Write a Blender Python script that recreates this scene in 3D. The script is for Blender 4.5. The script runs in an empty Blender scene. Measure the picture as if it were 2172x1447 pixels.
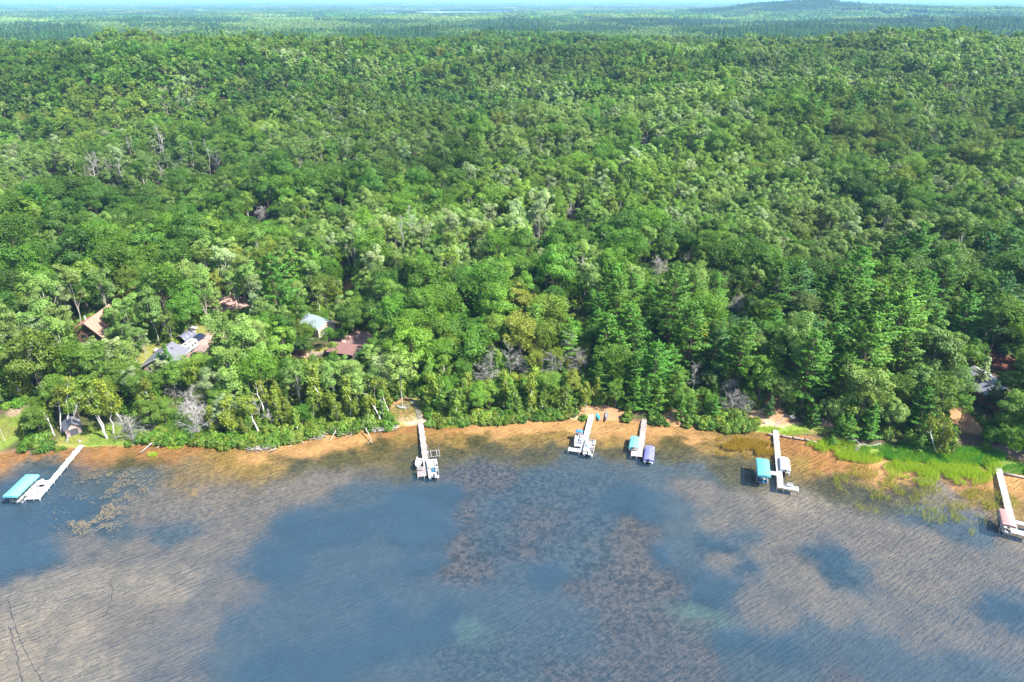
import bpy, math, random
import numpy as np
from mathutils import Vector, Matrix, Quaternion

R = math.radians
C = bpy.context.scene.collection
scene = bpy.context.scene

# ------------------------------------------------------------------ camera, sky, sun, exposure
CAM_H = 100.0
PITCH = R(26.5)
cam_d = bpy.data.cameras.new('camera')
cam_d.lens = 24.0
cam_d.sensor_width = 36.0
cam_d.clip_start = 0.5
cam_d.clip_end = 90000.0
cam = bpy.data.objects.new('camera', cam_d)
cam.location = (0, 0, CAM_H)
cam.rotation_euler = (R(90) - PITCH, 0, 0)
C.objects.link(cam)
scene.camera = cam

SUN_AZ = R(-25)        # from +X towards the viewer
SUN_EL = R(50)
world = bpy.data.worlds.new('World')
scene.world = world
world.use_nodes = True
wn = world.node_tree
wn.nodes.clear()
wo = wn.nodes.new('ShaderNodeOutputWorld')
wb = wn.nodes.new('ShaderNodeBackground')
ws = wn.nodes.new('ShaderNodeTexSky')
ws.sky_type = 'NISHITA'
ws.sun_disc = False
ws.sun_elevation = SUN_EL
ws.sun_rotation = math.atan2(math.cos(SUN_AZ), math.sin(SUN_AZ))
ws.air_density = 1.0
ws.dust_density = 0.6
ws.ozone_density = 1.0
wb.inputs['Strength'].default_value = 0.12
wn.links.new(ws.outputs[0], wb.inputs[0])
wn.links.new(wb.outputs[0], wo.inputs[0])

sun_d = bpy.data.lights.new('sun', 'SUN')
sun_d.energy = 5.0
sun_d.angle = R(0.55)
sun_d.color = (1.0, 0.955, 0.88)
sun = bpy.data.objects.new('sun', sun_d)
S = Vector((math.cos(SUN_EL) * math.cos(SUN_AZ), math.cos(SUN_EL) * math.sin(SUN_AZ), math.sin(SUN_EL)))
sun.rotation_euler = S.to_track_quat('Z', 'Y').to_euler()
sun.location = (300, -80, 400)
C.objects.link(sun)

vs = scene.view_settings
vs.view_transform = 'Standard'
vs.look = 'None'
vs.gamma = 1.0
vs.use_curve_mapping = False
vs.exposure = 1.68

cy = scene.cycles
cy.max_bounces = 5
cy.diffuse_bounces = 2
cy.glossy_bounces = 2
cy.transmission_bounces = 4
cy.transparent_max_bounces = 8
cy.volume_bounces = 0
cy.caustics_reflective = False
cy.caustics_refractive = False
cy.sample_clamp_indirect = 6.0
cy.sample_clamp_direct = 6.0
cy.use_denoising = True
cy.denoiser = 'OPENIMAGEDENOISE'
cy.denoising_input_passes = 'RGB_ALBEDO_NORMAL'
cy.denoising_prefilter = 'ACCURATE'

# ------------------------------------------------------------------ helpers
F_PX = 1448.0
CP, SP = math.cos(PITCH), math.sin(PITCH)

def GP(px, py, z=0.0):
    """the point of the level z that is seen at a place of the 2172 x 1447 photograph"""
    u = (px - 1086.0) / F_PX
    v = (py - 723.5) / F_PX
    dy, dz = CP - v * SP, -SP - v * CP
    t = (CAM_H - z) / -dz
    return Vector((u * t, dy * t, z))

def to_px(x, y, z):
    x, y, z = np.asarray(x, float), np.asarray(y, float), np.asarray(z, float)
    dep = y * CP + (CAM_H - z) * SP
    return 1086 + F_PX * x / dep, 723.5 + F_PX * ((CAM_H - z) * CP - y * SP) / dep, dep

def hash2(ix, iy, seed):
    n = (ix.astype(np.int64) * 374761393 + iy.astype(np.int64) * 668265263 + seed * 1442695041) & 0x7fffffff
    n = ((n ^ (n >> 13)) * 1274126177) & 0x7fffffff
    n = (n ^ (n >> 16)) & 0xffff
    return n / 65535.0

def vnoise(x, y, scale, seed=0):
    x = np.asarray(x, float) / scale
    y = np.asarray(y, float) / scale
    ix, iy = np.floor(x), np.floor(y)
    fx, fy = x - ix, y - iy
    fx, fy = fx * fx * (3 - 2 * fx), fy * fy * (3 - 2 * fy)
    a, b = hash2(ix, iy, seed), hash2(ix + 1, iy, seed)
    c, d = hash2(ix, iy + 1, seed), hash2(ix + 1, iy + 1, seed)
    return (a * (1 - fx) + b * fx) * (1 - fy) + (c * (1 - fx) + d * fx) * fy

def fbm(x, y, scale, seed=0, octaves=4):
    t, amp, tot = 0.0, 1.0, 0.0
    for k in range(octaves):
        t = t + amp * vnoise(x, y, scale / 2 ** k, seed + 17 * k)
        tot += amp
        amp *= 0.5
    return t / tot

def sstep(a, b, x):
    t = np.clip((np.asarray(x, float) - a) / (b - a), 0, 1)
    return t * t * (3 - 2 * t)

def tag(o, label=None, cat=None, group=None, kind=None):
    if label: o['label'] = label
    if cat: o['category'] = cat
    if group: o['group'] = group
    if kind: o['kind'] = kind
    return o

def empty(name, loc=(0, 0, 0), rz=0.0):
    o = bpy.data.objects.new(name, None)
    o.empty_display_size = 0.3
    o.location = loc
    o.rotation_euler = (0, 0, rz)
    C.objects.link(o)
    return o

def put(name, me, parent=None, loc=None, rot=None):
    o = bpy.data.objects.new(name, me)
    if loc is not None: o.location = loc
    if rot is not None: o.rotation_euler = rot
    o.parent = parent
    C.objects.link(o)
    return o

def np_mesh(name, verts, quads, mats, midx=None, smooth=False):
    verts = np.asarray(verts, np.float32).reshape(-1, 3)
    quads = np.asarray(quads, np.int32).reshape(-1, 4)
    me = bpy.data.meshes.new(name)
    nv, nf = len(verts), len(quads)
    me.vertices.add(nv)
    me.vertices.foreach_set('co', verts.ravel())
    me.loops.add(nf * 4)
    me.loops.foreach_set('vertex_index', quads.ravel())
    me.polygons.add(nf)
    me.polygons.foreach_set('loop_start', np.arange(0, nf * 4, 4, dtype=np.int32))
    for m in mats: me.materials.append(m)
    if midx is not None: me.polygons.foreach_set('material_index', np.asarray(midx, np.int32))
    if smooth: me.polygons.foreach_set('use_smooth', np.ones(nf, bool))
    me.update(calc_edges=True)
    return me

class MB:
    """collects shapes, builds one mesh object"""
    def __init__(self): self.v, self.f = [], []
    def add(self, vs, fs):
        b = len(self.v)
        self.v += [tuple(p) for p in vs]
        self.f += [tuple(i + b for i in f) for f in fs]
        return self
    def box(self, c, s, rz=0.0, rx=0.0, ry=0.0):
        m = Matrix.Rotation(rz, 3, 'Z') @ Matrix.Rotation(ry, 3, 'Y') @ Matrix.Rotation(rx, 3, 'X')
        c = Vector(c)
        vs = [c + m @ Vector((x * s[0] / 2, y * s[1] / 2, z * s[2] / 2)) for z in (-1, 1) for y in (-1, 1) for x in (-1, 1)]
        return self.add(vs, [(0, 2, 3, 1), (4, 5, 7, 6), (0, 1, 5, 4), (1, 3, 7, 5), (3, 2, 6, 7), (2, 0, 4, 6)])
    def tube(self, pts, rad, n=8, cap=True):
        pts = [Vector(p) for p in pts]
        if not hasattr(rad, '__len__'): rad = [rad] * len(pts)
        rings = []
        for i, p in enumerate(pts):
            d = (pts[min(i + 1, len(pts) - 1)] - pts[max(i - 1, 0)]).normalized()
            a = d.orthogonal().normalized()
            if abs(d.z) < 0.9: a = d.cross(Vector((0, 0, 1))).normalized()
            b = d.cross(a)
            rings.append([p + (a * math.cos(2 * math.pi * k / n) + b * math.sin(2 * math.pi * k / n)) * rad[i] for k in range(n)])
        vs = [q for r in rings for q in r]
        fs = [(i * n + k, i * n + (k + 1) % n, (i + 1) * n + (k + 1) % n, (i + 1) * n + k) for i in range(len(pts) - 1) for k in range(n)]
        if cap:
            fs.append(tuple(range(n))[::-1])
            fs.append(tuple((len(pts) - 1) * n + k for k in range(n)))
        return self.add(vs, fs)
    def loft(self, secs, cap=True, closed=True):
        n = len(secs[0])
        vs = [p for s in secs for p in s]
        rng = range(n) if closed else range(n - 1)
        fs = [(i * n + k, i * n + (k + 1) % n, (i + 1) * n + (k + 1) % n, (i + 1) * n + k) for i in range(len(secs) - 1) for k in rng]
        if cap and closed:
            fs.append(tuple(range(n))[::-1])
            fs.append(tuple((len(secs) - 1) * n + k for k in range(n)))
        return self.add(vs, fs)
    def mesh(self, name, mat, smooth=False):
        me = bpy.data.meshes.new(name)
        me.from_pydata(self.v, [], self.f)
        me.materials.append(mat)
        if smooth: me.polygons.foreach_set('use_smooth', [True] * len(me.polygons))
        me.update()
        return me
    def build(self, name, mat, parent=None, loc=None, rot=None, smooth=False):
        return put(name, self.mesh(name, mat, smooth), parent, loc, rot)

# ------------------------------------------------------------------ materials
def material(name):
    m = bpy.data.materials.new(name)
    m.use_nodes = True
    m.node_tree.nodes.clear()
    return m, m.node_tree.nodes, m.node_tree.links

def plain(name, col, rough=0.6, var=0.12, scale=1.5, metal=0.0, bump=0.0, spec=0.4, streak=None):
    """a painted or natural surface: base colour with grime, grain and fine relief"""
    m, n, l = material(name)
    out = n.new('ShaderNodeOutputMaterial')
    b = n.new('ShaderNodeBsdfPrincipled')
    b.inputs['Roughness'].default_value = rough
    b.inputs['Metallic'].default_value = metal
    b.inputs['Specular IOR Level'].default_value = spec
    tc = n.new('ShaderNodeTexCoord')
    mp = n.new('ShaderNodeMapping')
    if streak: mp.inputs['Scale'].default_value = streak
    nz = n.new('ShaderNodeTexNoise')
    nz.inputs['Scale'].default_value = scale
    nz.inputs['Detail'].default_value = 6
    nz.inputs['Roughness'].default_value = 0.65
    oi = n.new('ShaderNodeObjectInfo')
    ad = n.new('ShaderNodeMath'); ad.operation = 'MULTIPLY_ADD'
    ad.inputs[1].default_value = 0.35; ad.inputs[2].default_value = 0.0
    ad2 = n.new('ShaderNodeMath'); ad2.operation = 'ADD'
    mr = n.new('ShaderNodeMapRange')
    mr.inputs['From Min'].default_value = 0.3; mr.inputs['From Max'].default_value = 1.05
    mr.inputs['To Min'].default_value = 1 - 1.6 * var; mr.inputs['To Max'].default_value = 1 + var
    mx = n.new('ShaderNodeVectorMath'); mx.operation = 'SCALE'
    mx.inputs[0].default_value = col
    l.new(tc.outputs['Object'], mp.inputs[0]); l.new(mp.outputs[0], nz.inputs[0])
    l.new(oi.outputs['Random'], ad.inputs[0])
    l.new(nz.outputs[0], ad2.inputs[0]); l.new(ad.outputs[0], ad2.inputs[1])
    l.new(ad2.outputs[0], mr.inputs[0]); l.new(mr.outputs[0], mx.inputs['Scale'])
    l.new(mx.outputs[0], b.inputs['Base Color'])
    if bump:
        bp = n.new('ShaderNodeBump'); bp.inputs['Strength'].default_value = bump; bp.inputs['Distance'].default_value = 0.03
        l.new(nz.outputs[0], bp.inputs['Height']); l.new(bp.outputs[0], b.inputs['Normal'])
    l.new(b.outputs[0], out.inputs[0])
    return m

def leaf_material(name, transl=0.36, gloss=0.015):
    m, n, l = material(name)
    out = n.new('ShaderNodeOutputMaterial')
    at = n.new('ShaderNodeAttribute'); at.attribute_type = 'INSTANCER'; at.attribute_name = 'tint'
    va = n.new('ShaderNodeAttribute'); va.attribute_name = 'leaf_var'
    oi = n.new('ShaderNodeObjectInfo')
    s1 = n.new('ShaderNodeMapRange'); s1.inputs['To Min'].default_value = 0.72; s1.inputs['To Max'].default_value = 1.30
    s2 = n.new('ShaderNodeMapRange'); s2.inputs['To Min'].default_value = 0.78; s2.inputs['To Max'].default_value = 1.24
    mu = n.new('ShaderNodeMath'); mu.operation = 'MULTIPLY'
    sc = n.new('ShaderNodeVectorMath'); sc.operation = 'SCALE'
    hs = n.new('ShaderNodeHueSaturation')
    hr = n.new('ShaderNodeMapRange'); hr.inputs['To Min'].default_value = 0.488; hr.inputs['To Max'].default_value = 0.515
    fr = n.new('ShaderNodeMath'); fr.operation = 'MULTIPLY'; fr.inputs[1].default_value = 7.31
    fr2 = n.new('ShaderNodeMath'); fr2.operation = 'FRACT'
    l.new(va.outputs['Fac'], s1.inputs[0]); l.new(oi.outputs['Random'], s2.inputs[0])
    l.new(s1.outputs[0], mu.inputs[0]); l.new(s2.outputs[0], mu.inputs[1])
    l.new(at.outputs['Color'], sc.inputs[0]); l.new(mu.outputs[0], sc.inputs['Scale'])
    l.new(oi.outputs['Random'], fr.inputs[0]); l.new(fr.outputs[0], fr2.inputs[0]); l.new(fr2.outputs[0], hr.inputs[0])
    l.new(hr.outputs[0], hs.inputs['Hue']); l.new(sc.outputs[0], hs.inputs['Color'])
    df = n.new('ShaderNodeBsdfDiffuse')
    tr = n.new('ShaderNodeBsdfTranslucent')
    tcol = n.new('ShaderNodeVectorMath'); tcol.operation = 'MULTIPLY'; tcol.inputs[1].default_value = (1.15, 1.12, 0.55)
    gl = n.new('ShaderNodeBsdfGlossy'); gl.inputs['Roughness'].default_value = 0.5
    gl.inputs['Color'].default_value = (0.9, 0.95, 1.0, 1)
    m1 = n.new('ShaderNodeMixShader'); m1.inputs[0].default_value = transl
    m2 = n.new('ShaderNodeMixShader'); m2.inputs[0].default_value = gloss
    l.new(hs.outputs[0], df.inputs[0]); l.new(hs.outputs[0], tcol.inputs[0]); l.new(tcol.outputs[0], tr.inputs[0])
    l.new(df.outputs[0], m1.inputs[1]); l.new(tr.outputs[0], m1.inputs[2])
    l.new(m1.outputs[0], m2.inputs[1]); l.new(gl.outputs[0], m2.inputs[2])
    l.new(m2.outputs[0], out.inputs[0])
    return m

M = {}
M['leaf'] = leaf_material('leaf')
M['needle'] = leaf_material('needle', 0.22, 0.015)
M['bark'] = plain('bark', (0.10, 0.075, 0.055), 0.9, 0.3, 3, bump=0.5)
M['bark_pine'] = plain('bark_pine', (0.13, 0.085, 0.06), 0.9, 0.3, 3, bump=0.5)
M['bark_aspen'] = plain('bark_aspen', (0.40, 0.37, 0.30), 0.85, 0.35, 2.2, bump=0.3)
M['bark_birch'] = plain('bark_birch', (0.46, 0.445, 0.41), 0.8, 0.4, 2.4, bump=0.3)
M['bark_dead'] = plain('bark_dead', (0.34, 0.32, 0.295), 0.9, 0.3, 2.2, bump=0.3)
M['driftwood'] = plain('driftwood', (0.29, 0.265, 0.235), 0.85, 0.3, 2.5, bump=0.4)
M['white_deck'] = plain('white_deck', (0.40, 0.40, 0.39), 0.55, 0.16, 1.6)
M['wood_deck'] = plain('wood_deck', (0.29, 0.255, 0.24), 0.8, 0.28, 1.6, bump=0.3)
M['grey_wood'] = plain('grey_wood', (0.19, 0.165, 0.15), 0.85, 0.3, 2, bump=0.4)
M['galv'] = plain('galv', (0.420, 0.427, 0.434), 0.4, 0.12, 3, metal=0.5)
M['alu'] = plain('alu', (0.42, 0.425, 0.43), 0.35, 0.1, 2, metal=0.6)
M['white_paint'] = plain('white_paint', (0.44, 0.44, 0.435), 0.4, 0.08, 1.2)
M['cream_vinyl'] = plain('cream_vinyl', (0.38, 0.345, 0.295), 0.5, 0.1, 2)
M['blue_vinyl'] = plain('blue_vinyl', (0.042, 0.168, 0.420), 0.5, 0.1, 2)
M['navy_seat'] = plain('navy_seat', (0.035, 0.112, 0.196), 0.5, 0.1, 2)
M['teal_canvas'] = plain('teal_canvas', (0.085, 0.32, 0.345), 0.7, 0.12, 0.8, bump=0.2)
M['turquoise_canvas'] = plain('turquoise_canvas', (0.12, 0.40, 0.40), 0.7, 0.1, 0.8, bump=0.2)
M['purple_canvas'] = plain('purple_canvas', (0.14, 0.14, 0.36), 0.7, 0.14, 0.9, bump=0.2)
M['pink_canvas'] = plain('pink_canvas', (0.38, 0.20, 0.185), 0.7, 0.14, 0.9, bump=0.2)
M['white_canvas'] = plain('white_canvas', (0.42, 0.42, 0.43), 0.7, 0.08, 0.9, bump=0.2)
M['black_plastic'] = plain('black_plastic', (0.02, 0.02, 0.023), 0.35, 0.2, 2)
M['dark_interior'] = plain('dark_interior', (0.05, 0.05, 0.055), 0.7, 0.2, 2)
M['red_paint'] = plain('red_paint', (0.385, 0.035, 0.028), 0.5, 0.15, 2)
M['brown_shingle'] = plain('brown_shingle', (0.27, 0.165, 0.12), 0.9, 0.22, 1.3, bump=0.4)
M['rose_shingle'] = plain('rose_shingle', (0.280, 0.119, 0.098), 0.9, 0.22, 1.3, bump=0.4)
M['slate_shingle'] = plain('slate_shingle', (0.140, 0.143, 0.168), 0.9, 0.2, 1.3, bump=0.4)
M['sunlit_shingle'] = plain('sunlit_shingle', (0.294, 0.287, 0.294), 0.9, 0.18, 1.3, bump=0.4)
M['maroon_shingle'] = plain('maroon_shingle', (0.175, 0.091, 0.077), 0.9, 0.25, 1.3, bump=0.4)
M['metal_roof'] = plain('metal_roof', (0.308, 0.364, 0.399), 0.4, 0.1, 1.0, metal=0.2)
M['navy_roof'] = plain('navy_roof', (0.014, 0.032, 0.084), 0.4, 0.15, 1.0, metal=0.1)
M['cedar'] = plain('cedar', (0.154, 0.091, 0.056), 0.8, 0.25, 2, bump=0.3)
M['rose_siding'] = plain('rose_siding', (0.350, 0.252, 0.231), 0.8, 0.12, 2)
M['cream_siding'] = plain('cream_siding', (0.504, 0.420, 0.308), 0.75, 0.1, 2)
M['red_siding'] = plain('red_siding', (0.210, 0.052, 0.021), 0.7, 0.15, 2)
M['dark_siding'] = plain('dark_siding', (0.059, 0.049, 0.052), 0.8, 0.2, 2)
M['shelter_tarp'] = plain('shelter_tarp', (0.119, 0.126, 0.168), 0.6, 0.12, 0.8, bump=0.2)
M['glass'] = plain('glass', (0.025, 0.03, 0.035), 0.08, 0.2, 1, spec=0.6)
M['car_paint'] = plain('car_paint', (0.02, 0.04, 0.11), 0.2, 0.1, 1, metal=0.3)
M['rubber'] = plain('rubber', (0.02, 0.02, 0.02), 0.9, 0.2, 2)
M['blue_plastic'] = plain('blue_plastic', (0.021, 0.266, 0.434), 0.4, 0.12, 2)
M['pale_blue'] = plain('pale_blue', (0.196, 0.364, 0.476), 0.5, 0.12, 2)
M['stone'] = plain('stone', (0.210, 0.196, 0.182), 0.9, 0.25, 2, bump=0.5)
M['timber'] = plain('timber', (0.280, 0.217, 0.175), 0.9, 0.25, 2, bump=0.4)
M['flag_cloth'] = plain('flag_cloth', (0.5, 0.5, 0.5), 0.8, 0.06, 1)
# ------------------------------------------------------------------ shoreline and terrain
SHORE_PX = [(-1500, 1060), (-700, 1010), (-250, 980), (0, 962), (60, 958), (120, 953), (178, 949), (240, 947), (300, 944), (360, 941),
            (430, 941), (500, 952), (560, 947), (610, 940), (650, 931), (700, 922), (750, 917), (800, 911), (850, 905), (900, 902),
            (950, 900), (1000, 897), (1100, 893), (1200, 890), (1240, 888), (1300, 891), (1360, 896), (1420, 902), (1500, 908),
            (1560, 914), (1620, 917), (1660, 921), (1700, 927), (1735, 933), (1765, 948), (1800, 957), (1850, 962), (1900, 972),
            (1960, 978), (2020, 982), (2070, 988), (2110, 1000), (2172, 1008), (2450, 1040), (3000, 1090), (4200, 1200)]
_sh = np.array([tuple(GP(a, b, 0))[:2] for a, b in SHORE_PX])
_sh = _sh[np.argsort(_sh[:, 0])]

def shore_y(x):
    x = np.asarray(x, float)
    return np.interp(x, _sh[:, 0], _sh[:, 1]) + 0.9 * (fbm(x, x * 0, 6, 3, 3) - 0.5)

_RS = [0, 0.8, 3, 10, 30, 60, 120, 200, 280, 360, 440, 520, 590, 640, 720, 850, 1050, 1400, 2200, 1e6]
_RH = [0, 0.45, 0.8, 1.3, 3.2, 4.8, 6.5, 9.5, 14, 21, 30, 39, 45, 46.5, 44, 34, 20, 11, 9, 9]
_RU = [-2.0, -0.80, -0.62, -0.48, -0.34, -0.20, -0.10, 0.0, 0.12, 0.26, 0.45, 0.65, 0.85, 2.0]
_RM = [0.55, 0.74, 0.90, 1.00, 1.06, 1.02, 0.88, 0.80, 0.83, 0.93, 0.93, 0.93, 0.92, 0.85]

def terrain(x, y):
    x, y = np.asarray(x, float), np.asarray(y, float)
    s = y - shore_y(x)
    land = np.interp(s, _RS, _RH)
    u = x / np.maximum(y, 30)
    far = sstep(150, 420, s)
    land = land * (1 + far * (np.interp(u, _RU, _RM) - 1))
    land = land + far * (78 - 52 * sstep(400, 580, s)) * (fbm(x, y, 210, 5, 2) - 0.5) + far * 8 * (fbm(x, y, 70, 6, 2) - 0.5)
    land = land + 13 * np.exp(-((x + 300) / 170) ** 2 - ((y - 560) / 90) ** 2) - 10 * np.exp(-((x + 60 + (y - 480) * .5) / 60) ** 2) * sstep(250, 330, s) * sstep(560, 470, s) + sstep(10, 60, s) * 1.6 * (fbm(x, y, 38, 9, 2) - 0.5)
    land = land + sstep(1400, 2600, s) * 16 * (fbm(x, y, 900, 21, 3) - 0.42)
    land = land + 17 * np.exp(-((x - 20) / 300) ** 2 - ((y - 1130) / 150) ** 2)
    land = land + 42 * np.exp(-((x - 1760) / 380) ** 2 - ((y - 4750) / 500) ** 2) + 20 * np.exp(-((x - 1800) / 700) ** 2 - ((y - 4700) / 600) ** 2)
    land = land + 34 * np.exp(-((x - 2700) / 1300) ** 2 - ((y - 4300) / 900) ** 2)
    land = land + 24 * np.exp(-((x - 1900) / 800) ** 2 - ((y - 2500) / 420) ** 2)
    # the far lake lies in a flat
    lk = sstep(1.25, 0.95, np.sqrt(((x + 560) / 760) ** 2 + ((y - 6300) / 1300) ** 2))
    land = land * (1 - lk) + 6.0 * lk
    return np.where(s > 0, land, -lake_depth(x, y, -s))

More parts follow.
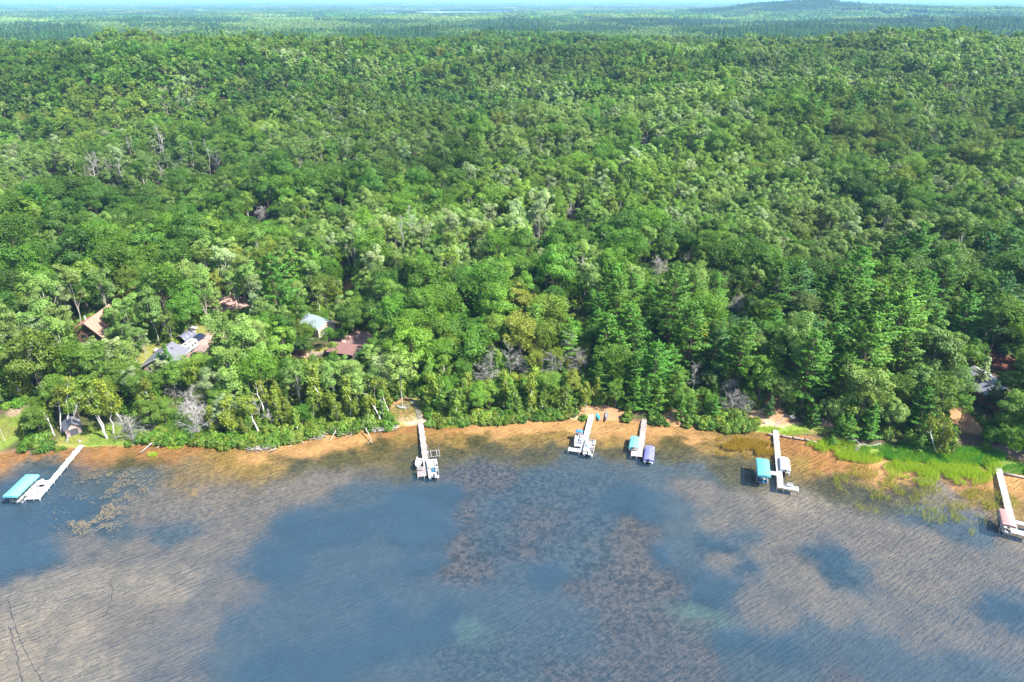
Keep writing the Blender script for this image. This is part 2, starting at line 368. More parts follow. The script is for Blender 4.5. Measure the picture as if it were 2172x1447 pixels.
# lake bed: places of the bed seen at places of the photograph: bed colour, water depth, weed speckle
SAND, OCHRE, OLIVE = (0.42, 0.228, 0.090), (0.24, 0.152, 0.044), (0.092, 0.075, 0.022)
PALE, TAN, MUCK, DEEP = (0.295, 0.225, 0.155), (0.195, 0.148, 0.107), (0.085, 0.098, 0.10), (0.028, 0.055, 0.075)  # DEEP: blue of sky reflection and water scatter put into the bed
WEED, TEAL, RUST = (0.135, 0.105, 0.086), (0.11, 0.17, 0.13), (0.30, 0.145, 0.052)
BED = [
 # shallows
 (0, 975, RUST, .3, .2), (90, 968, RUST, .3, .2), (230, 958, RUST, .2, .1), (330, 952, RUST, .2, .1), (420, 955, RUST, .25, .3), (300, 975, OLIVE, .5, .5),
 (60, 985, MUCK, .8, .5), (480, 975, OCHRE, .4, .4), (560, 962, SAND, .3, .2), (640, 945, SAND, .2, .1), (700, 936, SAND, .2, .1), (760, 928, SAND, .2, .1),
 (830, 918, RUST, .2, .1), (870, 912, RUST, .2, .1), (930, 908, RUST, .2, .1), (720, 965, OLIVE, .6, .6), (800, 945, OLIVE, .5, .6), (860, 930, OCHRE, .4, .4),
 (620, 985, OLIVE, .7, .5), (560, 990, OCHRE, .6, .4), (960, 930, OCHRE, .4, .5), (1010, 905, SAND, .2, .05), (1030, 930, OLIVE, .5, .6), (1080, 910, SAND, .2, .05),
 (1140, 905, SAND, .2, .05), (1200, 903, SAND, .2, .02), (1280, 905, SAND, .15, .0), (1320, 912, SAND, .2, .0), (1300, 932, OCHRE, .3, .2), (1220, 928, OCHRE, .35, .3),
 (1110, 935, OCHRE, .5, .5), (1180, 935, OCHRE, .4, .4), (1400, 920, SAND, .2, .05), (1460, 925, SAND, .2, .05), (1430, 940, OLIVE, .4, .4), (1300, 948, OLIVE, .6, .5),
 (1500, 940, OCHRE, .4, .5), (1560, 940, OCHRE, .3, .4), (1600, 950, OCHRE, .3, .4), (1680, 945, RUST, .2, .05), (1730, 955, RUST, .2, .05), (1690, 972, OCHRE, .3, .2),
 (1760, 975, RUST, .3, .1), (1830, 985, RUST, .3, .1), (1870, 985, SAND, .2, .05), (1880, 1010, SAND, .3, .1), (1900, 1000, SAND, .3, .1), (2010, 1040, TAN, .8, .2),
 (2060, 1035, RUST, .4, .1), (2090, 1050, OCHRE, .5, .3), (2140, 1030, SAND, .3, .1), (2170, 1040, SAND, .4, .1), (2160, 1080, OCHRE, .6, .2),
 (1600, 985, OLIVE, .8, .6), (1540, 975, OLIVE, .7, .6), (1480, 985, MUCK, 1.0, .4), (1440, 970, OLIVE, .7, .5),
 (900, 970, OLIVE, .8, .4), (960, 955, OLIVE, .6, .6), (1060, 950, OLIVE, .7, .6), (1160, 960, OLIVE, .8, .5), (1240, 985, MUCK, 1.3, .5),
 # left flats
 (60, 1020, DEEP, 2.4, .2), (150, 1080, DEEP, 2.6, .3), (60, 1110, DEEP, 2.5, .2), (30, 1180, DEEP, 2.9, .3), (220, 1040, MUCK, 1.4, .4), (300, 1010, MUCK, 1.0, .4),
 (330, 1070, TAN, 1.2, .5), (250, 1110, MUCK, 1.6, .4), (420, 1060, TAN, 1.2, .4), (430, 1010, OCHRE, .9, .4), (480, 1040, TAN, 1.0, .5), (520, 1100, TAN, 1.3, .3),
 (180, 1150, TAN, 1.6, .3), (300, 1160, TAN, 1.4, .2), (430, 1160, TAN, 1.4, .2), (90, 1250, PALE, 1.4, .3), (200, 1230, PALE, 1.4, .2), (330, 1240, PALE, 1.5, .15),
 (40, 1330, PALE, 1.3, .2), (150, 1310, PALE, 1.4, .2), (280, 1310, TAN, 1.5, .15), (60, 1420, PALE, 1.4, .2), (180, 1420, PALE, 1.6, .25), (330, 1420, TAN, 1.9, .15),
 (400, 1330, TAN, 2.0, .1), (480, 1240, TAN, 1.8, .15), (370, 1120, MUCK, 1.6, .5),
 # blue pool
 (600, 1060, TAN, 1.2, .4), (700, 1010, TAN, 1.2, .3), (650, 1030, TAN, 1.2, .3), (760, 1040, MUCK, 2.0, .4), (640, 1110, DEEP, 2.6, .2), (740, 1090, DEEP, 2.6, .2), (860, 1060, DEEP, 2.8, .1), (920, 1090, DEEP, 2.8, .1),
 (600, 1180, DEEP, 2.8, .1), (700, 1170, MUCK, 2.5, .1), (820, 1150, MUCK, 2.4, .1), (900, 1180, DEEP, 2.9, .1), (620, 1300, MUCK, 2.5, .1), (560, 1390, DEEP, 2.7, .1),
 (740, 1280, MUCK, 2.6, .1), (850, 1250, MUCK, 2.5, .1), (500, 1330, MUCK, 2.4, .1), (700, 1390, DEEP, 2.8, .1), (820, 1360, DEEP, 2.9, .1), (900, 1330, DEEP, 2.7, .1), (830, 1430, MUCK, 2.4, .3),
 (920, 1040, DEEP, 2.4, .1), (690, 1130, DEEP, 2.9, .3), (850, 1130, DEEP, 3.0, .3), (780, 1280, DEEP, 3.0, .2),
 # weed bed in the middle
 (980, 1010, WEED, 1.5, 1), (1060, 1000, WEED, 1.5, 1), (1150, 1020, MUCK, 2.0, 1), (1240, 1030, MUCK, 2.0, .9), (980, 1080, WEED, 1.6, 1), (1060, 1080, MUCK, 2.2, 1),
 (1150, 1100, WEED, 1.9, 1), (1250, 1100, MUCK, 2.1, 1), (1310, 1060, DEEP, 2.3, .6), (960, 1160, WEED, 1.5, 1), (1040, 1150, MUCK, 2.0, 1), (1120, 1170, WEED, 1.8, 1), (1220, 1170, MUCK, 2.0, 1),
 (940, 1200, WEED, 1.4, 1), (1010, 1210, WEED, 1.6, 1), (1180, 1215, DEEP, 2.6, .3), (1090, 1210, MUCK, 2.2, .7), (1340, 1120, WEED, 1.3, .8), (1355, 1160, WEED, 1.2, .8), (1340, 1190, WEED, 1.4, .9),
 (990, 1320, TEAL, 2.4, .1), (1000, 1250, MUCK, 2.5, .2), (1080, 1300, MUCK, 2.5, .3), (1160, 1280, MUCK, 2.3, .4), (1250, 1250, WEED, 1.8, .8), (1330, 1240, WEED, 1.6, .9), (1400, 1230, WEED, 1.5, .9),
 (1220, 1340, MUCK, 2.3, .7), (1320, 1310, WEED, 1.8, .9), (1420, 1300, WEED, 1.7, .9), (1490, 1290, WEED, 1.7, .8), (960, 1400, MUCK, 2.2, .8), (1080, 1390, MUCK, 2.2, .9), (1240, 1420, WEED, 2.0, 1),
 (1380, 1400, WEED, 1.9, .8), (1500, 1370, WEED, 1.8, .7), (1600, 1370, MUCK, 2.0, .5), (1650, 1420, MUCK, 2.0, .4), (1780, 1420, WEED, 1.9, .6), (930, 1290, DEEP, 2.6, .1),
 # right
 (1400, 1000, MUCK, 1.6, .2), (1500, 1040, TAN, 1.4, .2), (1380, 1080, DEEP, 2.4, .1), (1440, 1090, MUCK, 1.8, .1), (1390, 1170, DEEP, 2.5, .1), (1440, 1160, MUCK, 1.9, .1), (1520, 1100, TAN, 1.4, .2),
 (1600, 1080, TAN, 1.3, .2), (1680, 1060, PALE, 1.2, .1), (1700, 1110, TAN, 1.3, .15), (1640, 1130, TAN, 1.4, .2), (1520, 1160, DEEP, 2.2, .6), (1560, 1120, MUCK, 2.0, .5), (1580, 1200, DEEP, 2.1, .7), (1540, 1190, TAN, 1.6, .2),
 (1610, 1170, TAN, 1.5, .3), (1480, 1240, DEEP, 2.5, .4), (1530, 1245, DEEP, 2.4, .4), (1470, 1275, TEAL, 1.8, .1), (1500, 1285, TEAL, 1.9, .1), (1560, 1260, TAN, 1.7, .1), (1640, 1220, TAN, 1.6, .1), (1620, 1290, TAN, 1.8, .1),
 (1700, 1200, TAN, 1.4, .2), (1755, 1170, DEEP, 2.0, .6), (1770, 1200, DEEP, 2.0, .5), (1720, 1250, TAN, 1.6, .2), (1820, 1150, TAN, 1.4, .2), (1820, 1190, MUCK, 1.8, .5), (1880, 1130, TAN, 1.3, .2), (1900, 1200, TAN, 1.5, .2),
 (1560, 1340, DEEP, 2.5, .1), (1640, 1360, DEEP, 2.4, .1), (1700, 1330, MUCK, 2.0, .1), (1800, 1290, TAN, 1.8, .1), (1840, 1370, MUCK, 2.2, .2), (1920, 1300, TAN, 1.9, .1), (1960, 1230, TAN, 1.5, .2),
 (2000, 1130, TAN, 1.3, .1), (1980, 1090, MUCK, 1.7, .1), (2050, 1120, MUCK, 1.8, .2), (2080, 1170, TAN, 1.5, .2), (2150, 1200, TAN, 1.5, .2), (2050, 1240, TAN, 1.6, .3), (2140, 1290, DEEP, 2.2, .4), (2050, 1310, TAN, 1.9, .1),
 (1950, 1400, MUCK, 2.3, .1), (2080, 1400, MUCK, 2.2, .2), (2150, 1430, MUCK, 2.2, .2), (2160, 1360, TAN, 2.0, .2), (1850, 1050, OLIVE, .9, .6), (1760, 1030, OLIVE, .8, .6), (1930, 1030, OLIVE, .7, .4), (2170, 1140, TAN, 1.2, .1),
]
_bp = np.array([(GP(a, b, 0).x, GP(a, b, 0).y) for a, b, *_ in BED])
_bc = np.array([c[2] for c in BED])
_bd = np.array([c[3] for c in BED])
_bw = np.array([c[4] for c in BED])

def bed_mix(x, y):
    x, y = np.asarray(x, float).ravel(), np.asarray(y, float).ravel()
    wx = x + 9 * (fbm(x, y, 13, 31, 5) - 0.5) + 4 * (fbm(x, y, 2.6, 33, 3) - 0.5)
    wy = y + 9 * (fbm(x, y, 13, 57, 5) - 0.5) + 4 * (fbm(x, y, 2.6, 53, 3) - 0.5)
    col, dep, wd = np.zeros((len(x), 3)), np.zeros(len(x)), np.zeros(len(x))
    for a in range(0, len(x), 20000):
        sl = slice(a, a + 20000)
        d2 = (wx[sl, None] - _bp[None, :, 0]) ** 2 + ((wy[sl, None] - _bp[None, :, 1]) * 1.25) ** 2
        w = 1.0 / (d2 + 3.0) ** 2.3
        w /= w.sum(1, keepdims=True)
        col[sl], dep[sl], wd[sl] = w @ _bc, w @ _bd, w @ _bw
    return col, dep, wd

def lake_depth(x, y, off):
    """off: metres out from the shore"""
    return np.interp(off, [0, 1.5, 6, 14, 25, 60, 140, 400], [0.04, 0.16, 0.38, 0.8, 1.3, 2.0, 3.2, 5.0])

# one sheet from below the viewer to the horizon, fine where the shore lies
rr = np.concatenate([np.arange(8, 80, 8.0), np.arange(80, 128, 0.8), np.arange(128, 210, 0.55), np.arange(210, 330, 1.6), np.arange(330, 900, 7.0),
                     np.geomspace(900, 62000, 90)])
tt = np.radians(np.linspace(-66, 66, 560))
gr, gt = np.meshgrid(rr, tt, indexing='ij')
gx, gy = gr * np.sin(gt), gr * np.cos(gt)
gz = terrain(gx, gy)
gz = gz - np.where(gr > 9000, (gr - 9000) ** 2 / 1.6e7 * 0.02, 0)
nr, nt = gx.shape
ii = np.arange(nr * nt).reshape(nr, nt)
quads = np.stack([ii[:-1, :-1], ii[:-1, 1:], ii[1:, 1:], ii[1:, :-1]], -1).reshape(-1, 4)

FLOOR, LITTER, LAWN, MEADOW = (0.050, 0.060, 0.022), (0.085, 0.065, 0.04), (0.125, 0.175, 0.03), (0.175, 0.175, 0.045)
SANDY, DIRT, PINKD, REDD, GRAVEL = (0.40, 0.26, 0.165), (0.27, 0.155, 0.078), (0.34, 0.215, 0.185), (0.18, 0.075, 0.052), (0.22, 0.16, 0.14)
# (centre px, centre py, half width m, half depth m, colour)
PATCH = [
 (5, 920, 6, 9, LAWN), (30, 900, 4, 8, MEADOW), (60, 880, 4, 6, LAWN), (190, 925, 8, 5, LAWN), (225, 918, 7, 4, LAWN), (150, 935, 5, 3, MEADOW), (250, 935, 5, 3, LAWN),
 (340, 745, 7, 7, MEADOW), (315, 765, 4, 4, MEADOW), (420, 700, 4, 4, MEADOW), (418, 735, 5, 8, GRAVEL), (440, 722, 8, 4, PINKD), (455, 715, 5, 4, PINKD), (400, 715, 4, 3, MEADOW),
 (495, 648, 6, 8, PINKD), (470, 640, 4, 8, PINKD), (265, 628, 3.4, 9, DIRT), (245, 645, 3, 6, DIRT), (735, 620, 2.2, 16, MEADOW), (731, 640, 1.6, 6, DIRT), (738, 600, 2, 6, DIRT),
 (672, 744, 3, 2.5, GRAVEL), (690, 738, 3, 2, MEADOW), (762, 718, 4.5, 5, PINKD), (640, 755, 3, 3, SANDY), (745, 725, 4, 4, PINKD),
 (865, 872, 5, 7, MEADOW), (868, 888, 3.4, 3, SANDY), (850, 865, 3, 5, DIRT), (880, 895, 4, 1.6, SANDY),
 (1277, 883, 4.2, 2.0, SANDY), (1262, 876, 4, 3, DIRT), (1300, 875, 4, 3, DIRT), (1225, 887, 3.5, .9, SANDY), (1345, 875, 2.5, 2, LITTER), (1430, 885, 5, 3, DIRT),
 (1465, 888, 2.5, 1.6, SANDY), (1650, 893, 6, 6, SANDY), (1690, 900, 9, 4, SANDY), (1730, 905, 7, 3.5, SANDY), (1668, 878, 5, 5, DIRT), (1700, 880, 5, 5, LITTER), (1690, 912, 11, 1.6, LAWN), (1640, 911, 6, 1.5, LAWN),
 (2055, 915, 4, 8, LITTER), (2045, 890, 4, 6, DIRT), (2060, 945, 6, 6, LITTER), (2100, 960, 8, 5, LITTER), (2140, 965, 8, 4, GRAVEL), (2130, 985, 8, 2.5, DIRT), (2150, 990, 6, 2, LAWN),
 (2125, 768, 4, 7, REDD), (1600, 778, 4, 3, DIRT), (1640, 850, 3, 4, DIRT), (60, 790, 3, 4, PINKD), (40, 870, 3, 3, PINKD), (2030, 870, 4, 5, DIRT),
 (1840, 960, 10, 2, LAWN), (1960, 968, 14, 3.5, LAWN), (2040, 975, 10, 3, LAWN),
]

def ground_colour(x, y, s):
    n = len(x)
    col = np.tile(np.array(FLOOR), (n, 1))
    k = sstep(0.45, 0.75, fbm(x, y, 9, 71, 3))[:, None]
    col = col * (1 - k) + np.array(LITTER) * k
    wx = x + 4 * (fbm(x, y, 5, 77, 3) - 0.5)
    wy = y + 4 * (fbm(x, y, 5, 79, 3) - 0.5)
    bank = (sstep(1.6, 0.3, s))[:, None]
    col = col * (1 - bank) + np.array((0.15, 0.085, 0.045)) * bank
    near = np.where((s > -3) & (s < 150))[0]
    for px, py, a, b, c in PATCH:
        p = GP(px, py, 3.0)
        for _ in range(3): p = GP(px, py, float(terrain(np.array([p.x]), np.array([p.y]))[0]))
        d = np.sqrt(((wx[near] - p.x) / a) ** 2 + ((wy[near] - p.y) / b) ** 2)
        w = sstep(1.08, 0.78, d)[:, None]
        col[near] = col[near] * (1 - w) + np.array(c) * w
    farf = sstep(600, 1500, s)[:, None]
    col = col * (1 - farf) + np.array((0.035, 0.062, 0.022)) * farf
    return col

fx_, fy_ = gx.ravel(), gy.ravel()
s_all = fy_ - shore_y(fx_)
gcol = np.zeros((len(fx_), 3))
gweed = np.zeros(len(fx_))
on_land = s_all > 0
gcol[on_land] = ground_colour(fx_[on_land], fy_[on_land], s_all[on_land])
lk_i = np.where(~on_land & (gr.ravel() < 330))[0]
c_, d_, w_ = bed_mix(fx_[lk_i], fy_[lk_i])
gcol[lk_i] = c_
gweed[lk_i] = w_
gcol[(~on_land) & (gr.ravel() >= 330)] = TAN

def ground_material():
    m, n, l = material('ground')
    out = n.new('ShaderNodeOutputMaterial')
    b = n.new('ShaderNodeBsdfPrincipled')
    b.inputs['Roughness'].default_value = 0.95
    b.inputs['Specular IOR Level'].default_value = 0.1
    at = n.new('ShaderNodeAttribute'); at.attribute_name = 'gcol'
    wd = n.new('ShaderNodeAttribute'); wd.attribute_name = 'gweed'
    tc = n.new('ShaderNodeTexCoord')
    n1 = n.new('ShaderNodeTexNoise'); n1.inputs['Scale'].default_value = 1.1; n1.inputs['Detail'].default_value = 7; n1.inputs['Roughness'].default_value = 0.7
    n2 = n.new('ShaderNodeTexNoise'); n2.inputs['Scale'].default_value = 0.9; n2.inputs['Detail'].default_value = 5; n2.inputs['Roughness'].default_value = 0.75
    l.new(tc.outputs['Object'], n1.inputs[0]); l.new(tc.outputs['Object'], n2.inputs[0])
    mr = n.new('ShaderNodeMapRange'); mr.inputs['From Min'].default_value = 0.3; mr.inputs['From Max'].default_value = 0.7
    mr.inputs['To Min'].default_value = 0.78; mr.inputs['To Max'].default_value = 1.2
    l.new(n1.outputs[0], mr.inputs[0])
    sc = n.new('ShaderNodeVectorMath'); sc.operation = 'SCALE'
    l.new(at.outputs['Color'], sc.inputs[0]); l.new(mr.outputs[0], sc.inputs['Scale'])
    n3 = n.new('ShaderNodeTexNoise'); n3.inputs['Scale'].default_value = 0.22; n3.inputs['Detail'].default_value = 8; n3.inputs['Roughness'].default_value = 0.72
    l.new(tc.outputs['Object'], n3.inputs[0])
    mr3 = n.new('ShaderNodeMapRange'); mr3.inputs['From Min'].default_value = 0.32; mr3.inputs['From Max'].default_value = 0.68
    mr3.inputs['To Min'].default_value = 0.70; mr3.inputs['To Max'].default_value = 1.25
    l.new(n3.outputs[0], mr3.inputs[0])
    mm = n.new('ShaderNodeMath'); mm.operation = 'MULTIPLY'
    l.new(mr.outputs[0], mm.inputs[0]); l.new(mr3.outputs[0], mm.inputs[1]); l.new(mm.outputs[0], sc.inputs['Scale'])
    th = n.new('ShaderNodeMapRange'); th.inputs['From Min'].default_value = 0.46; th.inputs['From Max'].default_value = 0.56
    l.new(n2.outputs[0], th.inputs[0])
    mu = n.new('ShaderNodeMath'); mu.operation = 'MULTIPLY'
    l.new(th.outputs[0], mu.inputs[0]); l.new(wd.outputs['Fac'], mu.inputs[1])
    mx = n.new('ShaderNodeMix'); mx.data_type = 'RGBA'
    dk = n.new('ShaderNodeVectorMath'); dk.operation = 'MULTIPLY'; dk.inputs[1].default_value = (0.22, 0.27, 0.26)
    l.new(sc.outputs[0], dk.inputs[0])
    l.new(mu.outputs[0], mx.inputs['Factor']); l.new(sc.outputs[0], mx.inputs['A']); l.new(dk.outputs[0], mx.inputs['B'])
    l.new(mx.outputs['Result'], b.inputs['Base Color'])
    l.new(b.outputs[0], out.inputs[0])
    return m

gme = np_mesh('ground', np.stack([fx_, fy_, gz.ravel()], -1), quads[:, ::-1], [ground_material()], smooth=True)
ca = gme.attributes.new('gcol', 'FLOAT_COLOR', 'POINT')
ca.data.foreach_set('color', np.concatenate([gcol, np.ones((len(gcol), 1))], 1).astype(np.float32).ravel())
wa = gme.attributes.new('gweed', 'FLOAT', 'POINT')
wa.data.foreach_set('value', gweed.astype(np.float32))
tag(put('ground', gme), 'wooded ground, sandy shore and lake bed reaching to the horizon', 'ground', kind='structure')

# ------------------------------------------------------------------ water
def water_material(name, body):
    m, n, l = material(name)
    out = n.new('ShaderNodeOutputMaterial')
    tc = n.new('ShaderNodeTexCoord')
    def ripple(rot, sx, sy, scale, det):
        mp = n.new('ShaderNodeMapping'); mp.vector_type = 'TEXTURE'; mp.inputs['Rotation'].default_value = (0, 0, R(rot)); mp.inputs['Scale'].default_value = (1 / sx, 1 / sy, 1)
        nz = n.new('ShaderNodeTexNoise'); nz.inputs['Scale'].default_value = scale; nz.inputs['Detail'].default_value = det
        nz.inputs['Roughness'].default_value = 0.55
        l.new(tc.outputs['Object'], mp.inputs[0]); l.new(mp.outputs[0], nz.inputs[0])
        return nz.outputs[0]
    a = ripple(31, 0.36, 1.8, 1.0, 3)
    b = ripple(24, 0.5, 1.4, 2.6, 2)
    big = ripple(40, 0.5, 1.0, 0.05, 3)
    ad = n.new('ShaderNodeMath'); ad.operation = 'MULTIPLY_ADD'; ad.inputs[1].default_value = 0.4
    l.new(b, ad.inputs[0]); l.new(a, ad.inputs[2])
    gm = n.new('ShaderNodeMapRange'); gm.inputs['From Min'].default_value = 0.35; gm.inputs['From Max'].default_value = 0.65
    gm.inputs['To Min'].default_value = 0.55; gm.inputs['To Max'].default_value = 1.0
    l.new(big, gm.inputs[0])
    bp = n.new('ShaderNodeBump'); bp.inputs['Distance'].default_value = 0.13
    l.new(gm.outputs[0], bp.inputs['Strength']); l.new(ad.outputs[0], bp.inputs['Height'])
    bp2 = n.new('ShaderNodeBump'); bp2.inputs['Distance'].default_value = 0.32
    l.new(gm.outputs[0], bp2.inputs['Strength']); l.new(ad.outputs[0], bp2.inputs['Height'])
    at = n.new('ShaderNodeAttribute'); at.attribute_name = 'murk'
    tr = n.new('ShaderNodeBsdfTransparent'); tr.inputs[0].default_value = (0.93, 0.95, 0.93, 1)
    df = n.new('ShaderNodeBsdfDiffuse'); df.inputs[0].default_value = (*body, 1)
    gl = n.new('ShaderNodeBsdfGlossy'); gl.inputs['Roughness'].default_value = 0.24
    fr = n.new('ShaderNodeFresnel'); fr.inputs['IOR'].default_value = 1.333
    l.new(bp2.outputs[0], df.inputs['Normal']); l.new(bp2.outputs[0], fr.inputs['Normal']); l.new(bp.outputs[0], gl.inputs['Normal'])
    m1 = n.new('ShaderNodeMixShader'); m2 = n.new('ShaderNodeMixShader')
    l.new(at.outputs['Fac'], m1.inputs[0]); l.new(tr.outputs[0], m1.inputs[1]); l.new(df.outputs[0], m1.inputs[2])
    l.new(fr.outputs[0], m2.inputs[0]); l.new(m1.outputs[0], m2.inputs[1]); l.new(gl.outputs[0], m2.inputs[2])
    l.new(m2.outputs[0], out.inputs[0])
    return m

wxs = np.arange(-330, 331, 1.6)
wys = np.concatenate([np.arange(-120, 70, 10.0), np.arange(70, 168, 1.1)])
wx2, wy2 = np.meshgrid(wxs, wys)
wr, wc = wx2.shape
jj = np.arange(wr * wc).reshape(wr, wc)
wq = np.stack([jj[:-1, :-1], jj[:-1, 1:], jj[1:, 1:], jj[1:, :-1]], -1).reshape(-1, 4)
wme = np_mesh('lake_water', np.stack([wx2.ravel(), wy2.ravel(), np.zeros(wr * wc)], -1), wq, [water_material('lake_water', (0.034, 0.070, 0.108))], smooth=True)
_, wdep, _ = bed_mix(wx2.ravel(), wy2.ravel())
off = shore_y(wx2.ravel()) - wy2.ravel()
murk = np.clip((wdep - 0.35) / 2.7, 0, 1) ** 0.9 * 0.56 * sstep(0.0, 14, off)
mk = wme.attributes.new('murk', 'FLOAT', 'POINT')
mk.data.foreach_set('value', murk.astype(np.float32))
tag(put('lake_water', wme), 'rippled blue-grey lake water over sand and weed beds', 'lake', kind='structure')

# the far lake
th = np.linspace(0, 2 * math.pi, 64, endpoint=False)
fl = MB()
fl.add([(-560 + 700 * math.cos(t) * (1 + .12 * math.sin(3 * t + 1)), 6300 + 1150 * math.sin(t) * (1 + .1 * math.cos(2 * t)), 6.6) for t in th], [tuple(range(64))])
fme = fl.mesh('far_lake', water_material('far_water', (0.10, 0.16, 0.24)))
a_ = fme.attributes.new('murk', 'FLOAT', 'POINT'); a_.data.foreach_set('value', np.full(64, 1.0, np.float32))
tag(put('far_lake', fme), 'pale strip of a distant lake among the far woods', 'lake', kind='structure')
# ------------------------------------------------------------------ tree shapes
def unit(v): return v / np.maximum(np.linalg.norm(v, axis=-1, keepdims=True), 1e-9)

def rdir(g, n): return unit(g.normal(size=(n, 3)))

def cards(g, P, N, size, asp=0.62, along=None, bend=0.25):
    """leaf clumps: one bent four-cornered blade each"""
    n = len(P)
    N = unit(N)
    T = along if along is not None else rdir(g, n)
    T = unit(T - N * (T * N).sum(-1, keepdims=True) + 1e-6)
    B = np.cross(N, T)
    s = (size * g.uniform(0.65, 1.3, n))[:, None]
    w = s * asp * g.uniform(0.75, 1.25, n)[:, None]
    V = np.stack([P - T * s, P - B * w + N * s * bend * 0.4, P + T * s, P + B * w + N * s * bend], 1)
    return V.reshape(-1, 3), np.arange(n * 4).reshape(-1, 4)

def np_tube(pts, rad, n=6):
    pts, rad = np.asarray(pts, float), np.asarray(rad, float)
    d = unit(np.gradient(pts, axis=0))
    ref = np.where(np.abs(d[:, 2:3]) > 0.9, np.array([[1.0, 0, 0]]), np.array([[0, 0, 1.0]]))
    a = unit(np.cross(d, ref))
    b = np.cross(d, a)
    k = np.arange(n) * 2 * math.pi / n
    ring = pts[:, None] + rad[:, None, None] * (a[:, None] * np.cos(k)[None, :, None] + b[:, None] * np.sin(k)[None, :, None])
    m = len(pts)
    i, j = np.meshgrid(np.arange(m - 1), np.arange(n), indexing='ij')
    q = np.stack([i * n + j, i * n + (j + 1) % n, (i + 1) * n + (j + 1) % n, (i + 1) * n + j], -1).reshape(-1, 4)
    return ring.reshape(-1, 3), q

def merge(parts):
    V, Q, b = [], [], 0
    for v, q in parts:
        V.append(v); Q.append(np.asarray(q) + b); b += len(v)
    return np.concatenate(V), np.concatenate(Q)

def curve(g, a, b, n=5, wob=0.1, sag=0.0):
    a, b = np.asarray(a, float), np.asarray(b, float)
    t = np.linspace(0, 1, n)[:, None]
    p = a + (b - a) * t
    L = np.linalg.norm(b - a)
    p[1:-1] += g.normal(size=(n - 2, 3)) * wob * L * 0.35
    p[:, 2] += sag * L * (t[:, 0] * (1 - t[:, 0])) * 4
    return p

def broadleaf(seed, H=17, Rc=4.6, base=0.30, lobes=26, per=210, leaf=0.225, squash=1.0, droop=0.0, trunk_r=0.26, limbs=7):
    g = np.random.default_rng(seed)
    zb, cz = H * base, H * (base + 1) / 2
    hz = (H - zb) / 2 * squash
    P, N, var = [], [], []
    c0 = np.array([0, 0, cz])
    d = rdir(g, lobes * 3)
    d = d[d[:, 2] > -0.55][:lobes]
    rad = g.uniform(0.45, 0.95, len(d))
    an = g.uniform(0, 6.28)
    st_ = g.uniform(0.82, 1.2)
    cen = d * np.array([Rc, Rc, hz]) * rad[:, None]
    cx = (cen[:, 0] * math.cos(an) + cen[:, 1] * math.sin(an)) * st_
    cy_ = (-cen[:, 0] * math.sin(an) + cen[:, 1] * math.cos(an)) / st_
    cen = c0 + np.stack([cx, cy_, cen[:, 2]], -1)
    cen[:, :2] += g.normal(size=(len(d), 2)) * Rc * 0.10
    lr = Rc * (0.17 + 0.27 * g.random(len(d)) ** 1.3) * (1.18 - 0.35 * rad)
    for c, r, o in zip(cen, lr, d):
        k = int(per * (r / (0.32 * Rc)) ** 1.6)
        q = rdir(g, k * 2)
        q = q[(q @ o > -0.35) & (q[:, 2] > -0.75)][:k]
        rr_ = r * g.uniform(0.55, 1.08, len(q)) ** 0.6
        p = c + q * rr_[:, None] * np.array([1.08, 1.08, 0.84])
        p[:, 2] -= droop * g.uniform(0, 1, len(p)) * r
        P.append(p)
        N.append(q * 0.75 + o * 0.25 + np.array([0, 0, 0.35]) + g.normal(size=(len(q), 3)) * 0.34)
        var.append(np.clip(0.5 + g.normal() * 0.20 + g.normal(size=len(q)) * 0.17, 0, 1))
    P, N, var = np.concatenate(P), np.concatenate(N), np.concatenate(var)
    crown = cards(g, P, N, leaf)
    tr = [np_tube(curve(g, (0, 0, -0.6), (g.normal() * 0.3, g.normal() * 0.3, H * 0.72), 6, 0.04), np.linspace(trunk_r, trunk_r * 0.35, 6), 7)]
    for k in range(limbs):
        c = cen[g.integers(len(cen))]
        z0 = H * g.uniform(base * 0.85, 0.6)
        tr.append(np_tube(curve(g, (0, 0, z0), c, 5, 0.10, 0.06), np.linspace(trunk_r * 0.42, 0.03, 5), 5))
    return dict(crown=crown, var=var, trunk=merge(tr))

